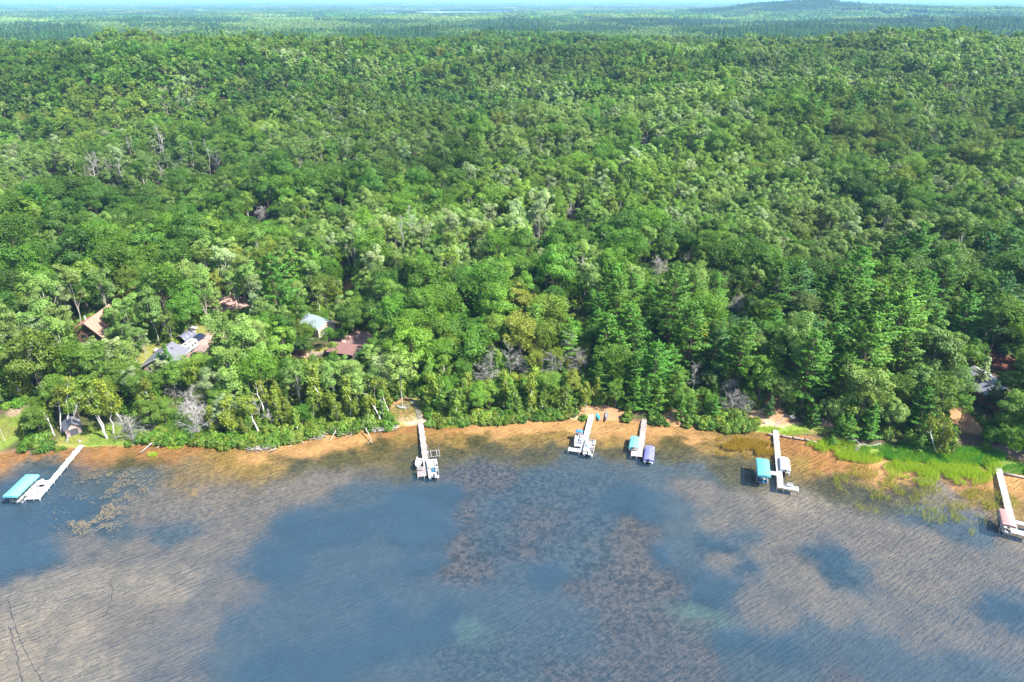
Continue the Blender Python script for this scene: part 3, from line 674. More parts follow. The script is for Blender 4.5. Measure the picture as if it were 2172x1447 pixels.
def birch(seed, H=13, Rc=2.5, lean=0.0, stems=1, per=70, leaf=0.25, lobes=24, base=0.24):
    g = np.random.default_rng(seed)
    P, N, var, tr = [], [], [], []
    for sidx in range(stems):
        a = g.uniform(0, 6.28)
        off = np.array([math.cos(a), math.sin(a), 0]) * (0.35 if stems > 1 else 0)
        hh = H * g.uniform(0.85, 1.0)
        top = off + np.array([math.cos(a), math.sin(a), 0]) * hh * (lean + 0.10 * (stems > 1)) + np.array([0, 0, hh])
        stem = curve(g, off + np.array([0, 0, -0.4]), top, 7, 0.035, 0)
        tr.append(np_tube(stem, np.linspace(0.17, 0.03, 7), 6))
        for k in range(lobes):
            t = g.uniform(base, 0.99)
            b0 = stem[min(int(t * 6), 5)] + (stem[min(int(t * 6) + 1, 6)] - stem[min(int(t * 6), 5)]) * (t * 6 % 1)
            q = rdir(g, 1)[0]; q[2] = abs(q[2]) * 0.5
            reach = Rc * (1.05 - 0.75 * (t - base) / (1 - base)) * g.uniform(0.35, 1.0)
            c = b0 + q * reach
            tr.append(np_tube(curve(g, b0, c, 3, 0.1), [0.05, 0.035, 0.012], 4))
            r = Rc * g.uniform(0.24, 0.42)
            kk = int(per * g.uniform(0.6, 1.2))
            dd = rdir(g, kk)
            p = c + dd * (r * g.uniform(0.3, 1.05, kk))[:, None]
            p[:, 2] -= g.uniform(0, 1, kk) ** 2 * r * 1.2
            P.append(p); N.append(dd * 0.6 + g.normal(size=(kk, 3)) * 0.5 + np.array([0, 0, 0.3]))
            var.append(np.clip(0.5 + g.normal() * 0.2 + g.normal(size=kk) * 0.2, 0, 1))
    P, N, var = np.concatenate(P), np.concatenate(N), np.concatenate(var)
    return dict(crown=cards(g, P, N, leaf), var=var, trunk=merge(tr))

def pine(seed, H=23, Lm=4.6, z0=0.22, dens=12.5, gap=1.15, power=0.72, size=0.36):
    """white pine: whorls of long level boughs with upturned tufts"""
    g = np.random.default_rng(seed)
    P, N, A, var = [], [], [], []
    tr = [np_tube(curve(g, (0, 0, -0.6), (g.normal() * 0.2, g.normal() * 0.2, H), 7, 0.02), np.linspace(0.30, 0.03, 7), 7)]
    lop, la = g.uniform(0, 0.3), g.uniform(0, 6.28)
    z = H * z0
    while z < H - 0.3:
        t = (z - H * z0) / (H * (1 - z0))
        L0 = (Lm * (1 - t) ** power * (0.62 + 0.38 * min(1, t * 6)) + 0.25) * g.uniform(0.66, 1.24)
        nb = int(g.integers(4, 7))
        a0 = g.uniform(0, 6.28)
        for k in range(nb):
            if g.random() < 0.10: continue
            L = L0 * (g.uniform(0.5, 1.2) if g.random() < .85 else g.uniform(1.15, 1.4)) * (1 + lop * math.cos(a0 + 6.28 * k / nb - la))
            a = a0 + 6.28 * k / nb + g.normal() * 0.22
            o = np.array([math.cos(a), math.sin(a), 0])
            side = np.array([-o[1], o[0], 0])
            rise = g.uniform(0.05, 0.30) + 0.35 * t
            zz = z + g.normal() * 0.15
            if L > 1.6: tr.append(np_tube(np.array([[0, 0, zz], o * L * 0.5 + [0, 0, zz + rise * L * 0.35], o * L * 0.95 + [0, 0, zz + rise * L]]), [0.06, 0.04, 0.01], 4))
            m = max(6, int(dens * L * (1.0 + 0.25 * L / Lm)))
            f = g.uniform(0.22, 1.0, m) ** 0.75
            wl = g.normal(size=m) * 0.26 * L * (1.15 - f)
            p = o * (f * L)[:, None] + side * wl[:, None]
            p[:, 2] += zz + rise * L * f ** 1.3 + g.normal(size=m) * 0.10 - np.abs(wl) * 0.12
            P.append(p)
            N.append(np.array([0, 0, 1.0]) + o * 0.15 + g.normal(size=(m, 3)) * 0.33)
            A.append(o * 0.9 + side * np.sign(wl)[:, None] * 0.5 + np.array([0, 0, 0.55]) + g.normal(size=(m, 3)) * 0.25)
            var.append(np.clip(0.3 + 0.45 * f + g.normal() * 0.12 + g.normal(size=m) * 0.12, 0, 1))
        z += gap * g.uniform(0.8, 1.25) * (1 - 0.45 * t)
    m = 26
    P.append(np.stack([g.normal(size=m) * 0.18, g.normal(size=m) * 0.18, H - g.uniform(-0.3, 1.6, m)], -1))
    N.append(rdir(g, m)); A.append(np.tile([0, 0, 1.0], (m, 1)) + g.normal(size=(m, 3)) * 0.4); var.append(np.full(m, 0.7))
    P, N, A, var = map(np.concatenate, (P, N, A, var))
    return dict(crown=cards(g, P, N, size, 0.42, A, 0.5), var=var, trunk=merge(tr))

def dead(seed, H=12, spread=0.55, limbs=16, twig=5, r0=0.16, lean=0.0, start=0.3):
    g = np.random.default_rng(seed)
    top = np.array([g.normal() * 0.4 + lean * H, g.normal() * 0.4, H])
    st = curve(g, (0, 0, -0.5), top, 8, 0.05)
    tr = [np_tube(st, np.linspace(r0, 0.03, 8), 6)]
    br = []
    for k in range(limbs):
        t = start + (1 - start) * (k + g.uniform(0, 1)) / limbs
        i = min(int(t * 7), 6)
        b0 = st[i] + (st[i + 1] - st[i]) * (t * 7 - i)
        q = rdir(g, 1)[0]; q[2] = abs(q[2]) * 0.8 + 0.15
        L = H * 0.34 * (1.15 - t * 0.75) * spread / 0.55 * g.uniform(0.5, 1.15)
        e = b0 + unit(q) * L
        c = curve(g, b0, e, 5, 0.12, 0.05)
        br.append(np_tube(c, np.linspace(0.065, 0.018, 5), 4))
        for _ in range(twig):
            j = g.integers(1, 5)
            q2 = unit(unit(q) * 0.8 + rdir(g, 1)[0])
            c2 = curve(g, c[j], c[j] + q2 * L * g.uniform(0.2, 0.5), 3, 0.15)
            br.append(np_tube(c2, [0.028, 0.02, 0.008], 3))
            for _ in range(2):
                q3 = unit(q2 + rdir(g, 1)[0] * 0.9)
                br.append(np_tube(np.array([c2[1], c2[1] + q3 * L * 0.14, c2[1] + q3 * L * g.uniform(0.2, 0.34)]), [0.02, 0.015, 0.006], 3))
    return dict(trunk=merge(tr), branches=merge(br))

def shrub(seed, Rc=1.7, H=2.2, lobes=14, per=75, leaf=0.24):
    g = np.random.default_rng(seed)
    d = rdir(g, lobes * 2); d[:, 2] = np.abs(d[:, 2]); d = d[:lobes]
    P, N, var, tr = [], [], [], []
    for o in d:
        c = o * np.array([Rc, Rc, H]) * g.uniform(0.35, 0.75)
        c[2] = max(c[2], 0.3)
        r = Rc * g.uniform(0.3, 0.5)
        q = rdir(g, per); q[:, 2] = np.where(q[:, 2] < -0.3, -q[:, 2], q[:, 2])
        P.append(c + q * (r * g.uniform(0.6, 1.1, per))[:, None])
        N.append(q + np.array([0, 0, 0.3]) + g.normal(size=(per, 3)) * 0.45)
        var.append(np.clip(0.5 + g.normal() * 0.2 + g.normal(size=per) * 0.17, 0, 1))
        tr.append(np_tube(np.array([[0, 0, -0.3], c * 0.5, c]), [0.05, 0.035, 0.015], 4))
    P, N, var = np.concatenate(P), np.concatenate(N), np.concatenate(var)
    return dict(crown=cards(g, P, N, leaf), var=var, trunk=merge(tr))

def set_var(me, var, npad=0):
    a = me.attributes.new('leaf_var', 'FLOAT', 'FACE')
    a.data.foreach_set('value', np.concatenate([var, np.full(npad, 0.5)]).astype(np.float32))

PROTO = {}
def proto(key, d, leaf_mat, bark_mat):
    e = {}
    if 'crown' in d:
        e['crown'] = np_mesh(key + '_crown', *d['crown'], [leaf_mat]); set_var(e['crown'], d['var'])
        V, Q = merge([d['crown'], d['trunk']])
        nl = len(d['crown'][1])
        e['whole'] = np_mesh(key, V, Q, [leaf_mat, bark_mat], np.r_[np.zeros(nl, int), np.ones(len(Q) - nl, int)])
        set_var(e['whole'], d['var'], len(Q) - nl)
        e['top'] = float(d['crown'][0][:, 2].max())
        e['rad'] = float(np.percentile(np.hypot(d['crown'][0][:, 0], d['crown'][0][:, 1]), 96))
    else:
        e['branches'] = np_mesh(key + '_branches', *d['branches'], [bark_mat])
        V, Q = merge([d['trunk'], d['branches']])
        e['whole'] = np_mesh(key, V, Q, [bark_mat])
        e['top'] = float(d['trunk'][0][:, 2].max()); e['rad'] = 2.0
    e['trunk'] = np_mesh(key + '_trunk', *d['trunk'], [bark_mat], smooth=True)
    PROTO[key] = e
    return key

KIND = {}
KIND['broadleaf'] = [proto(f'broadleaf{k}', broadleaf(100 + k, H=h, Rc=r, base=b, lobes=n, squash=sq), M['leaf'], M['bark'])
                     for k, (h, r, b, n, sq) in enumerate([(17, 6.0, .18, 44, 1), (19, 5.2, .20, 40, 1), (15, 6.0, .15, 42, .95), (18, 6.8, .24, 52, 1), (17, 4.5, .16, 34, 1.02), (20, 6.2, .26, 46, .95), (14, 4.4, .14, 34, 1), (21, 5.4, .28, 42, 1), (16, 7.2, .22, 54, .9)])]
KIND['aspen'] = [proto(f'aspen{k}', broadleaf(200 + k, H=h, Rc=r, base=.20, lobes=32, per=150, leaf=.20, trunk_r=.16, limbs=5), M['leaf'], M['bark_aspen'])
                 for k, (h, r) in enumerate([(17, 3.5), (16, 3.1), (18, 3.9), (15, 3.3), (19, 3.4)])]
KIND['birch'] = [proto(f'birch{k}', birch(300 + k, H=h, Rc=r, lean=ln, stems=s), M['leaf'], M['bark_birch'])
                 for k, (h, r, ln, s) in enumerate([(13, 2.4, .03, 1), (12, 2.3, .12, 2), (14, 2.6, .06, 1), (10, 2.2, .20, 1), (12, 2.2, .10, 3)])]
KIND['pine'] = [proto(f'pine{k}', pine(400 + k, H=h, Lm=l_, z0=z, power=pw), M['needle'], M['bark_pine'])
                for k, (h, l_, z, pw) in enumerate([(22, 6.4, .18, .50), (20, 6.0, .13, .58), (23, 6.0, .26, .42), (18, 5.6, .10, .64), (20, 7.0, .22, .46), (24, 6.4, .24, .52), (16, 5.2, .10, .56)])]
KIND['young_pine'] = [proto(f'youngpine{k}', pine(450 + k, H=h, Lm=l_, z0=.06, power=.9, dens=13, gap=.8, size=.3), M['needle'], M['bark_pine'])
                      for k, (h, l_) in enumerate([(11, 3.4), (13, 3.7), (9, 3.0)])]
KIND['shrub'] = [proto(f'shrub{k}', shrub(500 + k, Rc=r, H=h), M['leaf'], M['bark']) for k, (r, h) in enumerate([(1.8, 2.4), (2.2, 2.2), (1.5, 2.8)])]
KIND['dead'] = [proto(f'dead{k}', dead(600 + k, H=h, spread=sp, limbs=n, twig=tw, lean=ln, start=st), None, M['bark_dead'])
                for k, (h, sp, n, tw, ln, st) in enumerate([(14, .42, 15, 4, .02, .45), (12, .7, 20, 6, .05, .25), (16, .32, 13, 3, .03, .55), (7, 1.25, 26, 9, .0, .12), (10, .6, 18, 6, .22, .3)])]
# coarser crowns for trees far off
KIND['mid_broadleaf'] = [proto(f'midbroadleaf{k}', broadleaf(700 + k, H=h, Rc=r, base=.3, lobes=30, per=60, leaf=.50, limbs=2), M['leaf'], M['bark'])
                         for k, (h, r) in enumerate([(17, 6.0), (19, 5.0), (15, 5.8), (19, 6.8), (14, 4.2), (21, 5.6)])]
KIND['mid_aspen'] = [proto(f'midaspen{k}', broadleaf(720 + k, H=h, Rc=r, base=.24, lobes=18, per=66, leaf=.42, trunk_r=.17, limbs=2), M['leaf'], M['bark_aspen'])
                     for k, (h, r) in enumerate([(17, 3.5), (16, 3.1), (18, 3.9)])]
KIND['mid_pine'] = [proto(f'midpine{k}', pine(740 + k, H=h, Lm=l_, z0=.2, dens=3.2, gap=1.6, size=.7), M['needle'], M['bark_pine'])
                    for k, (h, l_) in enumerate([(23, 5.8), (21, 5.4)])]
KIND['far_tree'] = [proto(f'fartree{k}', broadleaf(760 + k, H=h, Rc=r, base=.2, lobes=9, per=14, leaf=1.5, limbs=1), M['leaf'], M['bark'])
                    for k, (h, r) in enumerate([(17, 6.5), (19, 6.0), (16, 7.2)])]
KIND['far_pine'] = [proto(f'farpine{k}', pine(780 + k, H=h, Lm=5.2, z0=.15, dens=1.2, gap=2.6, size=1.3), M['needle'], M['bark_pine']) for k, h in enumerate([23, 20])]

def woodland(seed):
    """a patch of far woodland, 90 m across"""
    g = np.random.default_rng(seed)
    P, N, var = [], [], []
    for k in range(62):
        c = np.array([g.uniform(-48, 48), g.uniform(-48, 48), g.uniform(5, 11)])
        r = g.uniform(5, 9)
        q = rdir(g, 26); q[:, 2] = np.abs(q[:, 2])
        P.append(c + q * r * np.array([1, 1, 0.95])); N.append(q + g.normal(size=(26, 3)) * 0.35 + [0, 0, .3])
        var.append(np.clip(0.5 + g.normal() * 0.25 + g.normal(size=26) * 0.15, 0, 1))
    P, N, var = map(np.concatenate, (P, N, var))
    return dict(crown=cards(g, P, N, 3.0, 0.8), var=var, trunk=np_tube([[0, 0, -1], [0, 0, 4]], [.3, .2], 5))
KIND['wood_patch'] = [proto(f'woodpatch{k}', woodland(800 + k), M['leaf'], M['bark']) for k in range(4)]
ALL = sorted(PROTO)
INDEX = {k: i for i, k in enumerate(ALL)}

# ------------------------------------------------------------------ where the trees stand
TINT = dict(dark=(0.062, 0.136, 0.013), green=(0.090, 0.184, 0.015), light=(0.126, 0.210, 0.024), yellow=(0.185, 0.222, 0.028), olive=(0.118, 0.178, 0.018),
            sage=(0.145, 0.226, 0.046), silver=(0.218, 0.285, 0.121), pine=(0.079, 0.186, 0.020), bluepine=(0.060, 0.152, 0.037), birch=(0.160, 0.212, 0.022),
            brown=(0.30, 0.17, 0.06), grey=(0.17, 0.17, 0.12), gold=(0.34, 0.30, 0.02))
# what must stay in view: photograph rectangle and the distance it lies at
CLEAR = [(172, 216, 652, 710, 196), (302, 314, 768, 786, 178), (318, 394, 727, 750, 185), (390, 428, 702, 740, 200), (472, 514, 640, 655, 225),
         (666, 706, 670, 700, 205), (670, 686, 738, 748, 190), (724, 752, 738, 750, 190), (755, 772, 712, 724, 205),
         (729, 743, 592, 646, 250), (2088, 2116, 782, 815, 172), (2072, 2104, 818, 876, 160), (2104, 2150, 750, 788, 190), (2036, 2082, 895, 955, 150), (2100, 2172, 958, 1004, 145),
         (1626, 1738, 884, 936, 150), (1258, 1300, 870, 894, 158), (866, 896, 848, 906, 165), (846, 880, 862, 900, 160), (0, 34, 868, 956, 160), (118, 178, 872, 936, 156), (176, 262, 880, 950, 153), (1780, 1862, 936, 958, 150),
         (258, 276, 616, 638, 240), (1206, 1236, 638, 664, 215), (1346, 1376, 862, 900, 160), (640, 662, 748, 760, 180), (322, 346, 735, 752, 186)]
# houses and yards: nothing grows there (x0, x1, y0, y1 in metres)
NOGROW = []
def nogrow(x0, x1, y0, y1): NOGROW.append((x0, x1, y0, y1))
nogrow(-137, -121, 184, 206); nogrow(-109, -95, 169, 186); nogrow(-99, -82, 176, 202); nogrow(-70, -54, 188, 206); nogrow(-70, -61, 182, 191)
nogrow(-58, -42, 178, 190); nogrow(122, 136, 150, 170); nogrow(-117, -108, 141, 151); nogrow(-111, -98, 138, 149); nogrow(-142, -125, 136, 156); nogrow(68, 81, 142, 155); nogrow(20, 29, 150, 157)

def zone(px, py, g, n1, n2, y):
    """species and tint by place"""
    r, q = g.random(), g.random()
    if py > 520:
        if px < 340 and py > 745:
            if r < .40: return 'birch', 'birch' if q < .7 else 'light'
            if r < .92: return 'broadleaf', 'light' if q < .6 else 'green'
            return 'aspen', 'silver'
        if 340 <= px < 470 and py > 745: return ('broadleaf', 'silver' if q < .45 else 'light') if r < .8 else ('birch', 'birch')
        if 470 <= px < 860 and py > 800: return ('birch', 'birch' if q < .75 else 'light') if r < .72 else ('broadleaf', 'light' if q < .6 else 'green')
        if 860 <= px < 1330 and py > 775: return ('birch', 'birch' if q < .7 else 'light') if r < .66 else ('broadleaf', 'green' if q < .5 else 'light')
        if 1075 <= px < 1255 and 620 < py <= 775: return ('broadleaf', 'yellow' if q < .5 else 'olive') if r < .72 else ('pine', 'pine')
        if 1240 <= px < 1470 and 600 < py < 880: return ('pine', 'pine') if r < .68 else ('broadleaf', 'green' if q < .6 else 'sage')
        if 1400 <= px < 1620 and py >= 800: return ('birch', 'birch') if r < .35 else (('broadleaf', 'light' if q < .5 else 'green') if r < .7 else ('young_pine', 'pine'))
        if 1470 <= px < 1740 and 600 < py < 900: return ('pine', 'pine' if q < .7 else 'bluepine') if r < .62 else ('broadleaf', 'sage' if q < .55 else 'green')
        if 1740 <= px < 2060 and 540 < py < 880: return ('pine', 'pine') if r < .60 else ('broadleaf', 'sage' if q < .5 else 'light')
        if 1740 <= px < 2060 and py >= 880: return ('birch', 'birch') if r < .35 else ('broadleaf', 'sage' if q < .4 else 'light')
        if px >= 2060: return ('broadleaf', 'light' if q < .5 else 'green') if r < .72 else ('pine', 'bluepine')
        if 560 <= px < 760 and 480 < py < 640: return ('pine', 'pine') if r < .16 else (('broadleaf', 'green' if q < .6 else 'olive') if r < .7 else ('aspen', 'sage'))
    pale = n1 > 0.50
    if 560 < px < 900 and 215 < py < 345: pale = True
    if 1080 < px < 1260 and 140 < py < 345: pale = n1 > .3
    if 1250 < px < 1560 and 230 < py < 470: pale = n1 > .38
    if 1560 < px < 2172 and 60 < py < 215: pale = n1 > .36
    if 1560 < px < 2172 and 300 < py < 560: pale = n1 > .45
    if px < 520 and 110 < py < 330: pale = n1 > .60
    if 420 < px < 640 and 380 < py < 560: pale = n1 > .62
    pineband = 790 < px < 1300 and py < 84 and y > 760
    if pineband: return ('pine', 'bluepine') if r < .75 else ('broadleaf', 'dark')
    if pale:
        grove = 'sage' if n2 < .52 else 'light'
        if r < .74: return 'aspen', grove if q < .88 else 'silver'
        return 'broadleaf', grove if q < .6 else 'green'
    if r < .045 and n2 > .45: return 'pine', 'pine'
    grove = 'dark' if n2 < .50 else ('green' if n2 < .60 else 'olive')
    if r < .88: return 'broadleaf', grove if q < .66 else ('green' if q < .88 else ('dark' if q < .96 else 'light'))
    return 'aspen', 'light' if q < .5 else 'sage'

trees = []     # x, y, z, kind, key, tint, scale, rz, tint name, depth, inland, top height, radius
class Grid:
    def __init__(self, c): self.c, self.d = c, {}
    def near(self, x, y, r):
        c = self.c
        i0, i1, j0, j1 = int((x - r) // c), int((x + r) // c), int((y - r) // c), int((y + r) // c)
        for i in range(i0, i1 + 1):
            for j in range(j0, j1 + 1):
                yield from self.d.get((i, j), ())
    def add(self, x, y, r): self.d.setdefault((int(x // self.c), int(y // self.c)), []).append((x, y, r))
DEADS = [(135, 392, 0, .95), (207, 400, 1, 1.1), (218, 388, 2, .8), (242, 404, 0, .9), (268, 410, 0, 1.0), (282, 345, 2, .75), (289, 340, 2, .7), (345, 340, 2, 1.0), (350, 345, 2, 1.05), (362, 380, 2, 1.15),
         (420, 375, 2, .95), (449, 385, 2, 1.1), (469, 385, 0, .9), (349, 402, 0, .8), (380, 388, 1, .7), (507, 283, 1, .9), (560, 248, 4, .8), (425, 193, 1, .9), (790, 150, 1, .9), (800, 152, 0, .8), (776, 148, 0, .8),
         (875, 530, 0, 1.0), (857, 545, 0, .95), (755, 580, 2, .75), (745, 580, 2, .7), (1208, 478, 4, .9), (1140, 528, 0, .7), (1314, 200, 2, .9), (1290, 215, 1, .7), (1297, 160, 0, .8), (1368, 310, 3, .7),
         (1045, 815, 1, .85), (1082, 800, 1, .9), (1030, 812, 3, .9), (1098, 792, 3, .8), (1170, 795, 3, .9), (1205, 772, 1, .85), (1225, 790, 3, .9), (1470, 830, 1, .7), (1545, 842, 3, .7), (1552, 872, 3, .75), (1578, 872, 3, .6),
         (422, 925, 3, 1.2), (430, 905, 1, .8), (415, 880, 3, 1.0), (375, 845, 3, .7), (284, 940, 3, 1.0), (1560, 670, 3, .7), (1452, 560, 3, .7), (640, 870, 0, .7), (555, 890, 4, .7), (575, 905, 4, .6),
         (1010, 560, 1, .7), (1395, 590, 3, .8), (560, 470, 3, .7), (330, 280, 1, .7), (95, 110, 1, .9), (265, 88, 1, 1.0), (240, 95, 0, .9), (700, 108, 1, .9), (595, 92, 0, 1), (1020, 95, 1, .9), (1205, 90, 1, .9), (1725, 75, 1, 1.2), (390, 85, 0, 1.1), (330, 85, 0, 1.1)]

def ground_at(px, py):
    p = GP(px, py, 3)
    for _ in range(6): p = GP(px, py, float(terrain(np.array([p.x]), np.array([p.y]))[0]))
    return p
for px_, py_, kd_, sc_ in DEADS:
    q_ = ground_at(px_, py_)
    far_ = q_.y - float(shore_y(q_.x)) > 60
    h_ = PROTO[KIND['dead'][kd_]]['top'] * sc_ * (1.3 if far_ else 1.0)
    tx_, ty_, td_ = to_px(q_.x, q_.y, q_.z + h_)
    wpx = (1.6 if kd_ != 3 else 2.6) * F_PX / float(td_)
    CLEAR.append((float(tx_) - wpx, float(tx_) + wpx, float(ty_), float(ty_) + (py_ - float(ty_)) * (.72 if far_ else .8), q_.y))
CLEAR.sort(key=lambda b: b[4])
CLEAR_Y = np.array([b[4] for b in CLEAR])
grid = Grid(8.0)

def hidden(x, y, z, top, rad, low):
    pxt, pyt, dt = to_px(x, y, z + top)
    pxb, pyb, _ = to_px(x, y, z + top * low)
    rx = rad * F_PX / float(dt)
    for b in CLEAR[int(np.searchsorted(CLEAR_Y, y - 1)):int(np.searchsorted(CLEAR_Y, y + 50))]:
        if min(pxt, pxb) - rx * .75 < b[1] and max(pxt, pxb) + rx * .75 > b[0] and pyt < b[3] and pyb + rx * .2 > b[2]: return True
    return False

def seat(y0, y1, per, lod, seed, pack=0.55):
    g = np.random.default_rng(seed)
    n = int(((0.76 * (y0 + y1) / 2 + 90) * 2) * (y1 - y0) / per)
    Y = np.sqrt(g.uniform(0, 1, n) * (y1 ** 2 - y0 ** 2) + y0 ** 2)
    X = g.uniform(-1, 1, n) * (0.76 * Y + 90)
    Z = terrain(X, Y)
    S_ = Y - shore_y(X)
    n1, n2, nt_ = fbm(X, Y, 62, 201, 3), fbm(X, Y, 120, 211, 2), fbm(X, Y, 90, 221, 2)
    PX, PY, DEP = to_px(X, Y, Z + 11)
    HS = 0.70 + 0.62 * fbm(X, Y, 40, 231, 2)
    for x, y, z, s, a, b, c, px, py, dep, hs in zip(X.tolist(), Y.tolist(), Z.tolist(), S_.tolist(), n1.tolist(), n2.tolist(), nt_.tolist(), PX.tolist(), PY.tolist(), DEP.tolist(), HS.tolist()):
        if s < 1.8: continue
        if s < 100 and any(q[0] < x < q[1] and q[2] < y < q[3] for q in NOGROW): continue
        kind, tint = zone(px, py, g, a, b, y)
        sc = (0.62 + 0.60 * g.random() ** 0.8) * hs
        if s < 7:
            sc *= 0.80
            if kind == 'pine': kind = 'young_pine'
        elif s < 18: sc *= 0.9
        kk = kind
        if lod == 1: kk = {'broadleaf': 'mid_broadleaf', 'aspen': 'mid_aspen', 'pine': 'mid_pine'}.get(kind, 'mid_broadleaf')
        key = KIND[kk][g.integers(len(KIND[kk]))]
        e = PROTO[key]
        if kind == 'broadleaf' and g.random() < 0.02 and s > 25: tint = 'yellow' if g.random() < .4 else 'light'
        ok = True
        if s < 330:
            ok = False
            for f in (1.0, 0.72, 0.5, 0.34):
                if not hidden(x, y, z, e['top'] * sc * f, e['rad'] * sc * f, 0.2 if kind in ('pine', 'young_pine') else 0.3):
                    sc *= f; ok = True; break
        if not ok: continue
        rad = e['rad'] * sc
        if any((x - q[0]) ** 2 + (y - q[1]) ** 2 < (pack * (rad + q[2])) ** 2 for q in grid.near(x, y, pack * (rad + 7))): continue
        grid.add(x, y, rad)
        t = np.array(TINT[tint]) * (0.58 + 0.84 * c) * g.uniform(0.86, 1.16)
        trees.append([x, y, z, kind, key, t, sc, g.uniform(0, 6.28), tint, dep, s, e['top'] * sc])

# trees that stand out, set first: (foot px, foot py, kind, tint, scale)
SPECIAL = [(258, 716, 'broadleaf', 'sage', .85), (345, 790, 'young_pine', 'bluepine', .7), (362, 792, 'young_pine', 'pine', .75), (398, 682, 'pine', 'pine', .75),
           (1483, 762, 'young_pine', 'gold', 1.0), (1835, 345, 'aspen', 'brown', .9), (412, 440, 'aspen', 'brown', .7), (466, 655, 'aspen', 'yellow', .8), (650, 760, 'broadleaf', 'dark', .55), (654, 738, 'broadleaf', 'olive', .5), (612, 745, 'broadleaf', 'dark', .6),
           (640, 700, 'broadleaf', 'green', .6), (700, 745, 'broadleaf', 'green', .42), (1545, 420, 'broadleaf', 'yellow', .8), (1500, 445, 'broadleaf', 'gold', .6), (2095, 870, 'young_pine', 'bluepine', .8),
           (2070, 835, 'young_pine', 'silver', .9), (2130, 850, 'broadleaf', 'light', .7), (2120, 930, 'broadleaf', 'light', .8), (2160, 930, 'broadleaf', 'light', .85), (1720, 905, 'young_pine', 'pine', .75), (1755, 900, 'broadleaf', 'sage', .6), (290, 650, 'broadleaf', 'light', .8)]
gs_ = np.random.default_rng(5)
for px_, py_, kd_, tn_, sc_ in SPECIAL:
    q_ = ground_at(px_, py_)
    ky_ = KIND[kd_][gs_.integers(len(KIND[kd_]))]
    grid.add(q_.x, q_.y, PROTO[ky_]['rad'] * sc_)
    trees.append([q_.x, q_.y, q_.z, kd_, ky_, np.array(TINT[tn_]), sc_, gs_.uniform(0, 6.28), tn_, float(to_px(q_.x, q_.y, q_.z)[2]), q_.y - float(shore_y(q_.x)), PROTO[ky_]['top'] * sc_])
seat(124, 300, 4.0, 0, 1)
seat(300, 480, 6.0, 0, 2)
seat(480, 860, 9.0, 1, 3)
seat(860, 1300, 18.0, 1, 4)
# ------------------------------------------------------------------ single trees near the lake, the rest as one forest
LAND = [(-400, 75, 'the flagpole lawn'), (75, 250, 'the grey lakeside shed'), (250, 345, 'the leaning driftwood snag'), (345, 470, 'the slate-roofed house'),
        (470, 620, 'the long brush pile'), (620, 790, 'the metal-roofed garage'), (790, 935, 'the boardwalk dock'), (935, 1045, 'the tangled white branches'), (1045, 1170, 'the empty sandy shore'),
        (1170, 1300, 'the kayak beach'), (1300, 1430, 'the purple-covered boat'), (1430, 1605, 'the bare grey snags'), (1605, 1755, 'the timber-edged beach'),
        (1755, 1880, 'the fallen white tree'), (1880, 2010, 'the green reed bed'), (2010, 2800, 'the red-trimmed house')]
NOUN = dict(broadleaf='broadleaf tree', aspen='aspen', birch='white-barked birch', pine='white pine', young_pine='young pine')
NAME = dict(broadleaf='broadleaf_tree', aspen='aspen_tree', birch='birch_tree', pine='pine_tree', young_pine='young_pine_tree')
LOOK = dict(dark='deep green', green='mid green', light='bright green', yellow='yellowish', olive='olive green', sage='sage green', silver='silvery',
            pine='fresh green', bluepine='bluish green', birch='yellow-green', gold='golden yellow', brown='rusty brown')

def landmark(px):
    for a, b, t in LAND:
        if a <= px < b: return t
    return LAND[-1][2]

def single(kind, key, x, y, z, tint, sc, rz, label, group, cat='tree', name=None):
    e = PROTO[key]
    o = empty(name or NAME[kind], (x, y, z), rz)
    o.scale = (sc, sc, sc)
    tag(o, label, cat, group)
    put('trunk', e['trunk'], o)
    if 'crown' in e:
        c = put('crown', e['crown'], o)
        c['tint'] = [float(v) for v in tint]
    else:
        put('branches', e['branches'], o)
    return o

LIMIT = dict(broadleaf=300, aspen=150, birch=260, pine=180, young_pine=80)
trees.sort(key=lambda t: t[9])
count = {}
rest = []
for t in trees:
    x, y, z, kind, key, tint, sc, rz, tn, dep, s, top = t
    px, py, _ = to_px(x, y, z + top * .6)
    inside = -20 < px < 2192
    if inside and y < 300 and count.get(kind, 0) < LIMIT[kind] and sc > 0.4:
        count[kind] = count.get(kind, 0) + 1
        row = 'at the water behind' if s < 9 else ('in the first rows behind' if s < 22 else ('in the woods behind' if s < 40 else ('deep in the woods behind' if s < 58 else ('far back in the woods behind' if s < 78 else 'farthest inland behind'))))
        size = 'tall ' if sc > 1.08 else ('small ' if sc < 0.75 else '')
        lk = landmark(float(px))
        if s < 9: row = 'on the bank by'
        label = f'{size}{LOOK[tn]} {NOUN[kind]} {row} {lk}'
        single(kind, key, x, y, z, tint, sc, rz, label, f'{size}{LOOK[tn]} {NOUN[kind]} stand {row} {lk}')
    else:
        rest.append((x, y, z, key, tint, sc, rz))

